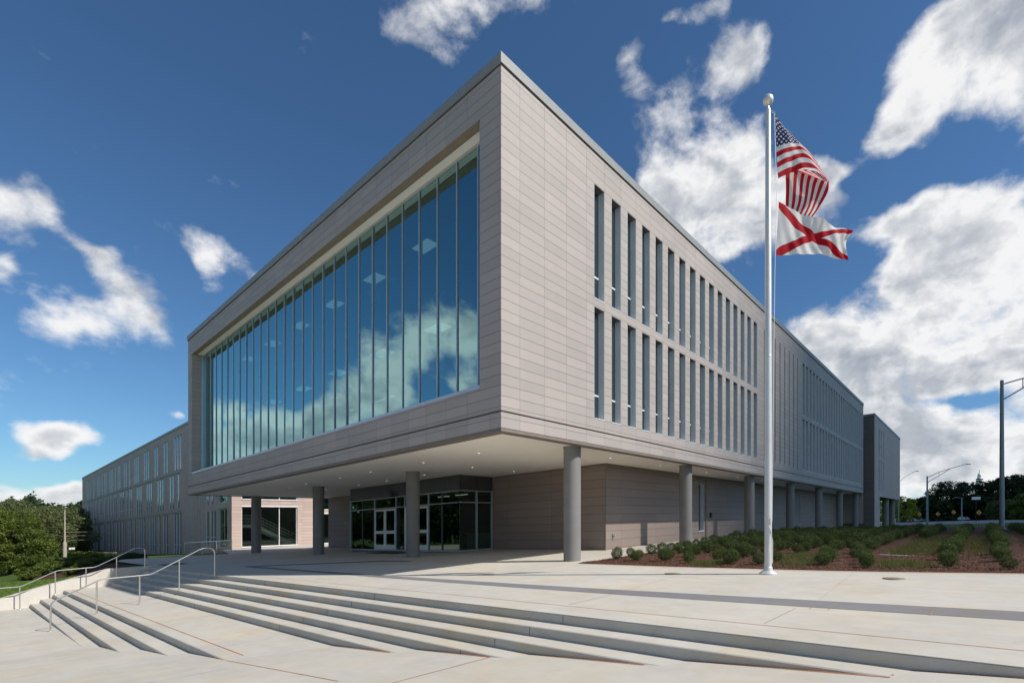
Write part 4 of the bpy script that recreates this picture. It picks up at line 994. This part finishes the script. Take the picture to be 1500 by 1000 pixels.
tree((-6.6, 167.7, gz(-6.6, 167.7)), 8.2, 3.4, 'leaf_yellow', 'yellow green tree between the end pavilion columns and the lamp post', 80, 6000, 50, .32, .1)
tree((-12.5, 160, gz(-12, 160)), 6.5, 3.2, 'leaf_yellow', 'yellow green tree behind the end pavilion columns', 83, 5000, 50, .32, .1)
tree((-6.6, 192, gz(-6.6, 192)), 7.6, 2.6, 'leaf_grey', 'pointed grey green conifer right of the yellow green tree', 81, 6000, 60, .28, .04, 'cone')
# trees on the south side, seen mirrored in the entrance glass
for i, (x, y, h_, r_) in enumerate([(-30, -62, 10, 6), (-42, -55, 9, 6), (-20, -70, 11, 6), (-52, -48, 9, 5.5), (-64, -40, 9, 6), (-8, -74, 10, 6), (-78, -32, 8, 5.5), (6, -70, 10, 6), (20, -72, 10, 6), (-36, -68, 12, 7), (-48, -64, 12, 7), (-26, -60, 8, 5), (-14, -66, 9, 6), (-57, -56, 11, 6), (-70, -46, 10, 6), (-72, -38, 10, 6), (-80, -37, 9, 6), (-88, -37, 11, 6.5), (-96, -36, 10, 6), (-105, -38, 11, 7), (-66, -43, 9, 6), (-60, -50, 11, 7), (-114, -36, 10, 6.5)]):
    tree((x, y, lz(-22)), h_*1.35, r_*1.15, 'leaf_dark', 'green tree across the lower plaza, mirrored in the entrance glass', 90+i, 9000, 80, .6, .0, group='trees mirrored in the entrance glass')
# hill on the right horizon
hx = np.linspace(-700, 500, 60); hy = np.linspace(1500, 2600, 16)
def hz(x, y): t = (y-1500)/1100; return 2+sstep(t*1.6)*(78+16*math.sin(x*.006+1)+9*math.sin(x*.017)+4*math.sin(x*.05)+1.5*math.sin(x*.2))+2*math.sin(x*.09+y*.05)
def hillmat():
    m, nt, out = newmat('wooded_hill'); g = N(nt); p = g.pos(); cc = g.mix(g.ramp(g.noise(p, .03, 7, .7), 0, 1, .35, .65), (.030, .055, .032), (.075, .11, .06)); g.bsdf(out, cc, .95, 0, .1); return m
M['hillm'] = hillmat(); tag(grid('hill', 'hillm', hx, hy, hz), kind='structure')

# ================================================================= STREET THINGS
q = MB()
for a in range(-20, 90, 5):
    for yy in range(112, 176, 8): q.quad([(a, yy, H(a, yy)+.03), (a+5, yy, H(a+5, yy)+.03), (a+5, yy+8, H(a+5, yy+8)+.03), (a, yy+8, H(a, yy+8)+.03)])
tag(q.build('road', 'asphalt'), kind='structure')
def lamp(x, y, z, h_, arm, rise, label, truss=True, r=.11):
    root = empty('street_lamp', (x, y, z), label, 'street lamp', 'street lamps beyond the shrub bed'); WORLD[root.name] = Vector((x, y, z))
    q = MB(); q.tube([(x, y, z-.3), (x, y, z+h_*.5), (x, y, z+h_)], r*1.25, 12, r2=r*.8); q.lathe((x, y, z), [(r*2.2, 0), (r*2.2, .06), (r*1.3, .12)], 14); q.build('pole', 'lampmetal', root)
    d = rv
    q = MB(); A = Vector((x, y, z+h_-.25)); pts = [A+d*arm*t+Vector((0, 0, rise*(t**.75))) for t in (0, .3, .6, .85, 1)]; q.tube([tuple(p) for p in pts], r*.33, 8)
    if truss:
        B = Vector((x, y, z+h_-.25-.95*h_/9)); pe = pts[2]; q.tube([tuple(B), tuple(B*.5+pe*.5-Vector((0, 0, .05))), tuple(pe)], r*.33, 8); m1 = A+d*arm*.3+Vector((0, 0, rise*.3**.75)); mm = B*.5+pe*.5-Vector((0, 0, .05)); q.tube([tuple(m1), tuple(mm)], r*.25, 6)
    q.build('arm', 'lampmetal', root)
    q = MB(); e = pts[-1]; t_ = d*.75; n_ = Vector((-d.y, d.x, 0))*.16
    for zz, w_ in ((0, 1.), ):
        up_ = Vector((0, 0, .07)); q.quad([tuple(e-n_+up_), tuple(e+t_-n_+up_), tuple(e+t_+n_+up_), tuple(e+n_+up_)]); q.quad([tuple(e-n_-up_), tuple(e+n_-up_), tuple(e+t_+n_-up_), tuple(e+t_-n_-up_)])
        for s1, s2 in ((e-n_, e+t_-n_), (e+t_-n_, e+t_+n_), (e+t_+n_, e+n_), (e+n_, e-n_)): q.quad([tuple(s1-up_), tuple(s2-up_), tuple(s2+up_), tuple(s1+up_)])
    q.build('lamp_head', 'lampmetal', root)
lamp(11.9, 29.15, .80, 9.0, 4.2, .9, 'nearest and tallest grey street lamp at the right edge, rising from the shrub bed')
lamp(3.15, 106.6, .95, 9.3, 7.6, 2.6, 'grey street lamp with a long arched arm, near the end pavilion', r=.16)
lamp(-5.5, 143.7, 1.1, 11., 4.5, 3.0, 'distant street lamp half hidden behind the end pavilion', False, .13)
lamp(7.15, 178.5, 1.5, 7.4, -2.2, .3, 'short distant street lamp in front of the dark trees', False, .16)
def sign(x, y, z, h_, label, kind='diamond'):
    root = empty('road_sign', (x, y, z), label, 'road sign', 'yellow signs along the road'); WORLD[root.name] = Vector((x, y, z))
    q = MB(); q.tube([(x, y, z-.2), (x, y, z+h_)], .05, 6); q.build('post', 'black', root)
    c = Vector((x, y, z+h_)); s_ = .58; f = fv*-.06
    q = MB(); P = [c-rv*s_+f, c-Vector((0, 0, s_))+f, c+rv*s_+f, c+Vector((0, 0, s_))+f]; q.quad([tuple(p) for p in P]); q.quad([tuple(p-f*.6) for p in P[::-1]])
    for i in range(4): q.quad([tuple(P[i]), tuple(P[i]-f*.6), tuple(P[(i+1) % 4]-f*.6), tuple(P[(i+1) % 4])])
    q.build('plate', 'yellowsign', root)
    q = MB(); e = f*1.3; P = [c-rv*.12-Vector((0, 0, .4))+e, c+rv*.12-Vector((0, 0, .4))+e, c+rv*.12+Vector((0, 0, .2))+e, c+Vector((0, 0, .45))+e, c-rv*.12+Vector((0, 0, .2))+e]; q.quad([tuple(p) for p in P]); q.build('symbol', 'black', root)
sign(-2.04, 158.5, 1.3, 2.3, 'leftmost of the distant yellow diamond signs, near the pale parked car')
sign(2.68, 149.5, 1.2, 2.3, 'yellow diamond sign just right of the long-armed street lamp')
sign(6.11, 145.9, 1.2, 2.7, 'yellow diamond sign just left of the short distant street lamp')
sign(11.08, 130.7, 1.0, 2.5, 'rightmost yellow diamond sign, beside the street name sign')
root = empty('street_name_sign', (10.6, 130.3, 1.), 'white street name sign high on a dark mast in front of the dark trees', 'sign'); WORLD[root.name] = Vector((10.6, 130.3, 1.))
q = MB(); q.tube([(10.6, 130.4, .8), (10.6, 130.4, 7.3)], .06, 8); q.tube([(10.6, 130.4, 7.2), (10.6+1.2, 130.4+.9, 7.2)], .05, 6); q.build('mast', 'black', root)
c = Vector((10.6, 130.3, 6.65)); q = MB(); n_ = fv*.05
P = [c-rv*.95-Vector((0, 0, .3)), c+rv*.95-Vector((0, 0, .25)), c+rv*.95+Vector((0, 0, .35)), c-rv*.95+Vector((0, 0, .3))]; q.quad([tuple(p-n_) for p in P]); q.quad([tuple(p+n_) for p in P[::-1]])
for i in range(4): q.quad([tuple(P[i]-n_), tuple(P[i]+n_), tuple(P[(i+1) % 4]+n_), tuple(P[(i+1) % 4]-n_)])
q.build('plate', 'white', root)
def car(x, y, rz, paint, label, sc=1.):
    z = H(x, y)+.04; root = empty('parked_car' if 'parked' in label else 'car', (0, 0, 0), label, 'car', 'cars on the road')
    prof = [(-2.2, .35), (2.2, .35), (2.25, .75), (1.5, .92), (.8, 1.42), (-1.1, 1.45), (-1.9, .98), (-2.25, .9)]
    q = MB(); L = [(a, -.85, c_) for a, c_ in prof]; Rr = [(a, .85, c_) for a, c_ in prof]; q.quad(L); q.quad(Rr[::-1])
    for i in range(len(prof)): k = (i+1) % len(prof); q.quad([L[k], L[i], Rr[i], Rr[k]])
    q.build('body', paint, root)
    q = MB()
    for s_ in (-.86, .86): W = [(-1.55, s_, .98), (1.25, s_, .95), (.72, s_, 1.33), (-1.05, s_, 1.36)]; q.quad(W if s_ < 0 else W[::-1])
    q.quad([(1.46, -.7, .97), (1.46, .7, .97), (.86, .7, 1.38), (.86, -.7, 1.38)]); q.build('windows', 'win_glass', root)
    for wx in (-1.35, 1.35):
        for wy in (-.8, .8):
            q = MB(); q.tube([(wx, wy-.1, .32), (wx, wy+.1, .32)], .32, 16); q.tube([(wx, wy-.105, .32), (wx, wy+.105, .32)], .19, 12, 1); q.build('wheel', ['tyre', 'rim'], root)
    for s_ in (-.6, .6): q = MB(); q.box(2.2, 2.27, s_-.14, s_+.14, .66, .78); q.build('headlight', 'white', root)
    root.location = (x, y, z); root.rotation_euler = (0, 0, rz); root.scale = (sc,)*3
car(20.3, 284, R(35), 'red', 'red car on the road at the right edge, behind the nearest lamp post')
car(-9.7, 228.9, R(20), 'carw', 'pale car beside the leftmost yellow sign'); car(-6.8, 243.3, R(30), 'white', 'white car between the leftmost yellow sign and the long-armed lamp', .9)
car(6.9, 222, R(-60), 'carw', 'pale blue car below the short distant street lamp'); car(-.5, 240, R(30), 'card', 'dark car just right of the long-armed lamp')
car(-20.5, 200, R(20), 'red', 'red car behind the end pavilion columns')
# white tower
root = empty('white_tower', (12.5, 500.8, 5), 'tall slim white tower with dark rings, rising far behind the trees', 'tower'); WORLD[root.name] = Vector((12.5, 500.8, 5))
q = MB(); q.lathe((12.5, 500.8, 0), [(3., 5), (3., 29), (2.3, 31), (2.3, 36), (1.5, 37.5), (1.4, 40), (.25, 42), (.2, 44), (0, 44.1)], 20); q.build('shaft', 'white', root)
for z, r_ in ((12, 3.05), (24., 3.05), (30.8, 2.5), (36.0, 2.35)): q = MB(); q.lathe((12.5, 500.8, z), [(r_, 0), (r_, .8)], 20); q.build('ring', 'black', root)
# utility pole with wires
ux, uy, uz = -90.9, -.42, -4.1
root = empty('utility_pole', (ux, uy, uz), 'tall pale wooden utility pole rising in front of the trees at left', 'utility pole'); WORLD[root.name] = Vector((ux, uy, uz))
q = MB(); q.tube([(ux, uy, uz-.3), (ux, uy, uz+2.6)], .21, 12); q.tube([(ux, uy, uz+2.6), (ux, uy, uz+7.1)], .11, 12, r2=.06); q.build('pole', 'wood', root)
q = MB()
for dz in (3.45, 4.0, 2.8): q.tube([(ux+.0, uy, uz+dz), (ux-9, uy+5.5, uz+dz-.1), (ux-19, uy+11, uz+dz-.2)], .022, 5)
q.build('wire', 'wood', root)
root = empty('small_notice', (-75.7, -1.2, -3.3), 'small white notice on a thin post right of the utility pole', 'sign'); WORLD[root.name] = Vector((-75.7, -1.2, -3.3))
q = MB(); q.tube([(-75.7, -1.2, -3.4), (-75.7, -1.2, -1.9)], .03, 6); q.build('post', 'black', root)
q = MB(); q.box(-75.75, -75.69, -1.45, -.95, -2.0, -1.78); q.build('plate', 'white', root)
# monument sign
root = empty('monument_sign', (-65.8, .2, -3.2), 'low pale monument sign with dark lettering, at the foot of the left wing', 'sign'); WORLD[root.name] = Vector((-65.8, .2, -3.2))
A = Vector((-66.6, -.9, 0)); B = Vector((-64.6, 1.0, 0)); d = (B-A); n_ = Vector((d.y, -d.x, 0)).normalized()
q = MB(); P = [A, B, B-n_*.3, A-n_*.3]
q.quad([(p.x, p.y, -2.05) for p in P]); 
for i in range(4): a, c = P[i], P[(i+1) % 4]; q.quad([(a.x, a.y, -3.4), (c.x, c.y, -3.4), (c.x, c.y, -2.05), (a.x, a.y, -2.05)])
q.build('block', 'stone', root)
for zz, a0, a1, hh in ((-2.3, .08, .92, .10), (-2.62, .08, .90, .17), (-2.9, .35, .6, .07)):
    q = MB(); k = a0
    while k < a1:
        l_ = random.uniform(.02, .035); a = A+d*k+n_*.01; c = A+d*(k+l_)+n_*.01; q.quad([(a.x, a.y, zz-hh/2), (c.x, c.y, zz-hh/2), (c.x, c.y, zz+hh/2*random.uniform(.7, 1)), (a.x, a.y, zz+hh/2*random.uniform(.7, 1))]); k += l_+.012
    q.build('lettering', 'black', root)

# ================================================================= CLOUD OVERHEAD (casts the shade on the far half of the site)
bm = bmesh.new(); bmesh.ops.create_icosphere(bm, subdivisions=5, radius=1.)
from mathutils import noise as mn
for v in bm.verts:
    n_ = mn.fractal(v.co*2.2, 1., 2., 5); v.co = v.co*(1+.10*n_); v.co.x *= 190; v.co.y *= 172; v.co.z *= 40
me = bpy.data.meshes.new('cloud'); bm.to_mesh(me); bm.free(); me.materials.append(simple('cloud_white', (.85, .86, .88), 1., 0, .02)); me = me
o = bpy.data.objects.new('cloud', me); SH = 1500; o.location = (50+.944/1.018*SH, 194+.33/1.018*SH, SH); col.objects.link(o); tag(o, kind='structure')
for p_ in me.polygons: p_.use_smooth = True

# ================================================================= SKY, SUN, CAMERA
SUN = Vector((.944, .33, 1.018)).normalized()
world = bpy.data.worlds.new('World'); scene.world = world; world.use_nodes = True
nt = world.node_tree; nt.nodes.clear(); g = N(nt); out = g.n('ShaderNodeOutputWorld')
sky = g.n('ShaderNodeTexSky', sky_type='NISHITA'); sky.sun_disc = False; sky.sun_elevation = math.asin(SUN.z); sky.sun_rotation = math.atan2(SUN.x, SUN.y)
sky.air_density = 1.0; sky.dust_density = .25; sky.ozone_density = 3.5; sky.altitude = 200
D = g.n('ShaderNodeTexCoord').outputs['Generated']
D = g.vmath('NORMALIZE', D).outputs[0]
sz = g.n('ShaderNodeSeparateXYZ'); g.l(D, sz.inputs[0])
warp = g.n('ShaderNodeTexNoise'); warp.inputs['Scale'].default_value = 9.; warp.inputs['Detail'].default_value = 3; g.l(D, warp.inputs['Vector'])
wv = g.vmath('SCALE', g.vmath('SUBTRACT', warp.outputs['Color'], (.5, .5, .5)).outputs[0], scale=.085).outputs[0]
Dw = g.vmath('ADD', D, wv).outputs[0]
BLOBS = [
 (-0.924,0.050,0.379, 0.034,0.041, 1.30),
 (-0.955,0.105,0.278, 0.061,0.030, 1.20),
 (-0.930,0.150,0.335, 0.037,0.032, 1.10),
 (-0.928,0.112,0.357, 0.023,0.015, 0.80),
 (-0.894,0.238,0.381, 0.048,0.042, 1.20),
 (-0.991,0.081,0.110, 0.036,0.020, 1.30),
 (-0.952,0.028,0.306, 0.016,0.019, 1.10),
 (-0.998,0.052,0.034, 0.050,0.022, 1.25),
 (-0.914,0.195,0.359, 0.018,0.030, -1.20),
 (-0.994,0.070,0.074, 0.060,0.010, -1.10),
 (-0.994,0.099,0.047, 0.031,0.025, 1.10),
 (-0.985,-0.001,0.172, 0.032,0.033, 0.80),
 (-0.966,0.208,0.156, 0.011,0.008, 0.70),
 (-0.559,0.444,0.701, 0.122,0.041, 0.62),
 (-0.618,0.406,0.673, 0.056,0.021, 0.50),
 (-0.467,0.500,0.730, 0.094,0.026, 0.55),
 (-0.409,0.626,0.664, 0.043,0.048, 0.62),
 (-0.393,0.690,0.608, 0.059,0.052, 0.75),
 (-0.297,0.703,0.646, 0.044,0.050, 0.78),
 (-0.238,0.710,0.663, 0.038,0.037, 0.74),
 (-0.304,0.748,0.590, 0.063,0.035, 0.70),
 (-0.338,0.773,0.536, 0.142,0.063, 1.20),
 (-0.396,0.765,0.508, 0.103,0.055, 1.10),
 (-0.278,0.830,0.484, 0.119,0.055, 1.15),
 (-0.187,0.823,0.537, 0.033,0.034, 0.90),
 (-0.311,0.625,0.716, 0.051,0.017, 1.00),
 (0.006,0.783,0.622, 0.103,0.053, 1.25),
 (-0.036,0.809,0.587, 0.080,0.052, 1.15),
 (0.059,0.821,0.568, 0.063,0.062, 1.20),
 (-0.092,0.819,0.566, 0.044,0.032, 0.80),
 (-0.024,0.888,0.458, 0.063,0.037, 1.10),
 (-0.083,0.897,0.434, 0.055,0.056, 1.15),
 (0.015,0.921,0.390, 0.080,0.073, 1.30),
 (-0.042,0.935,0.352, 0.088,0.059, 1.20),
 (-0.214,0.917,0.336, 0.065,0.040, 1.10),
 (-0.126,0.952,0.280, 0.149,0.066, 1.40),
 (-0.001,0.961,0.277, 0.118,0.070, 1.40),
 (-0.036,0.990,0.138, 0.099,0.057, 1.20),
 (0.048,0.993,0.109, 0.063,0.051, 1.10),
 (-0.130,0.981,0.147, 0.091,0.070, 1.10),
 (-0.073,0.996,0.057, 0.161,0.041, 1.20),
 (0.099,0.975,0.200, 0.072,0.086, 1.20),
 (0.041,0.998,0.042, 0.080,0.036, 1.10),
 (-0.167,0.777,0.607, 0.046,0.063, -0.90),
 (-0.079,0.850,0.520, 0.088,0.017, -0.90),
 (-0.218,0.887,0.408, 0.064,0.027, -0.80),
 (-0.022,0.981,0.192, 0.044,0.013, -0.60),
 (-0.331,0.683,0.651, 0.014,0.047, -0.35),
 (-0.229,0.776,0.587, 0.040,0.025, -0.40),
 (-0.951,-0.282,0.129, 0.050,0.041, 1.16),
 (-0.923,-0.349,0.163, 0.046,0.043, 1.10),
 (-0.891,-0.408,0.199, 0.050,0.046, 1.10),
 (-0.850,-0.462,0.252, 0.053,0.055, 1.16),
 (-0.815,-0.494,0.302, 0.059,0.055, 1.05),
 (-0.758,-0.548,0.354, 0.056,0.049, 0.96),
 (-0.726,-0.600,0.337, 0.046,0.067, 0.87),
 (-0.832,-0.518,0.197, 0.088,0.035, 0.77),
 (-0.939,-0.328,0.099, 0.118,0.043, 1.05),
 (-0.755,-0.600,0.266, 0.046,0.030, 0.68),
 (-0.906,-0.403,0.127, 0.080,0.038, 0.96),
 (-0.948,-0.263,0.181, 0.021,0.026, 0.87),
 (-0.798,-0.554,0.237, 0.035,0.030, -1.04),
 (0.80,-0.50,0.33, 0.24,0.13, 1.4),  # from here down: unseen clouds, added to make the blue skylight more neutral
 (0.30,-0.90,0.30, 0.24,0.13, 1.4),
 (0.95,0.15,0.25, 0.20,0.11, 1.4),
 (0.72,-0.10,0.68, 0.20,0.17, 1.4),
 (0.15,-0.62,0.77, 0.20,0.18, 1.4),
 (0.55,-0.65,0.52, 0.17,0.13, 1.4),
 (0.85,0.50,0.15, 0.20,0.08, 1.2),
]
acc = None
from mathutils import Matrix as Mx
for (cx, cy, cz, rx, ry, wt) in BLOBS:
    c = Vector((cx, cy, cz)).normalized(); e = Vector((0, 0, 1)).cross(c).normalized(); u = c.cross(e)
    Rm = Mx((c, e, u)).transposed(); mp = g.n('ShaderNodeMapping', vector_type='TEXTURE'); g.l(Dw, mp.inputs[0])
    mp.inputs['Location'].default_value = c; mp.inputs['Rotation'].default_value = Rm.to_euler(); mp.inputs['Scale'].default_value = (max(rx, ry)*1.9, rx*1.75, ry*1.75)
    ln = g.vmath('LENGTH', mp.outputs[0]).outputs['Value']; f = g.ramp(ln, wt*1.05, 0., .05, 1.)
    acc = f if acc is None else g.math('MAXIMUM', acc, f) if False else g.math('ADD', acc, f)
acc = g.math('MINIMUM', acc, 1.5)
S1 = g.vmath('MULTIPLY', D, (1, 1, 1.35)).outputs[0]
def fbm(vec, s, d, r_, dist=0.): return g.noise(vec, s, d, r_, dist)
n1 = fbm(S1, 8.4, 9, .60, .15)
S2 = g.vmath('ADD', S1, tuple(SUN*.022)).outputs[0]; n2 = fbm(S2, 8., 6, .55, .2)
n0 = fbm(S1, 8., 6, .55, .2); nb = fbm(S1, 2.6, 2, .5)
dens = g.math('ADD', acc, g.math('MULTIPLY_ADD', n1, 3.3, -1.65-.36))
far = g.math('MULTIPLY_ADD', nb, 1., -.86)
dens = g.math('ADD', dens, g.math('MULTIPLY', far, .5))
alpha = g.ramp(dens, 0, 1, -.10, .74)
nl = fbm(S1, 3.6, 3, .5); nl2 = fbm(g.vmath('ADD', S1, tuple(SUN*.06)).outputs[0], 3.6, 3, .5)
lit = g.math('ADD', g.math('MULTIPLY_ADD', g.math('SUBTRACT', n0, n2), 5., .62), g.math('MULTIPLY', g.math('SUBTRACT', nl, nl2), 4.5), clamp=True)
thick = g.ramp(dens, 0, 1, .55, 1.5)
shade = g.math('MULTIPLY', g.math('SUBTRACT', 1., g.math('MULTIPLY', thick, .56)), g.math('MULTIPLY_ADD', lit, .75, .42))
cc = g.mix(g.math('MINIMUM', shade, 1.), (.22, .27, .35), (.90, .90, .90))
SKY_S = .084
skyc = g.vmath('MULTIPLY', sky.outputs[0], (.60, .85, 1.)).outputs[0]
bg1 = g.n('ShaderNodeBackground'); g.l(skyc, bg1.inputs[0]); bg1.inputs[1].default_value = SKY_S
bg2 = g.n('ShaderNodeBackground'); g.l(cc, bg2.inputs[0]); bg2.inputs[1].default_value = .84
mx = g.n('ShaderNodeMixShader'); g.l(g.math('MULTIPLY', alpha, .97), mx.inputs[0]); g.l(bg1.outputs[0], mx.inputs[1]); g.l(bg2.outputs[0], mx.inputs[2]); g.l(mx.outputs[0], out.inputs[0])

sl = bpy.data.lights.new('sun', 'SUN'); sl.energy = 4.2; sl.angle = R(.53); sl.color = (1., .94, .86)
so = bpy.data.objects.new('sun', sl); so.rotation_euler = (-SUN).to_track_quat('-Z', 'Y').to_euler(); so.location = (60, 20, 60); col.objects.link(so)

cam = bpy.data.cameras.new('camera'); co = bpy.data.objects.new('camera', cam); col.objects.link(co); scene.camera = co
co.location = (10.71, -9.58, 1.25); co.rotation_euler = (R(90), 0, R(38.19)); cam.sensor_width = 36; cam.lens = 17.364; cam.shift_x = -.0744; cam.shift_y = .1767; cam.clip_start = .05; cam.clip_end = 9000
vs_ = scene.view_settings; vs_.view_transform = 'Standard'; vs_.look = 'None'; vs_.exposure = 0.3; vs_.gamma = 1.0; vs_.use_curve_mapping = False
world.cycles.sampling_method = 'MANUAL'; world.cycles.sample_map_resolution = 512
scene.cycles.max_bounces = 8; scene.cycles.transparent_max_bounces = 12; scene.cycles.glossy_bounces = 4; scene.cycles.diffuse_bounces = 4
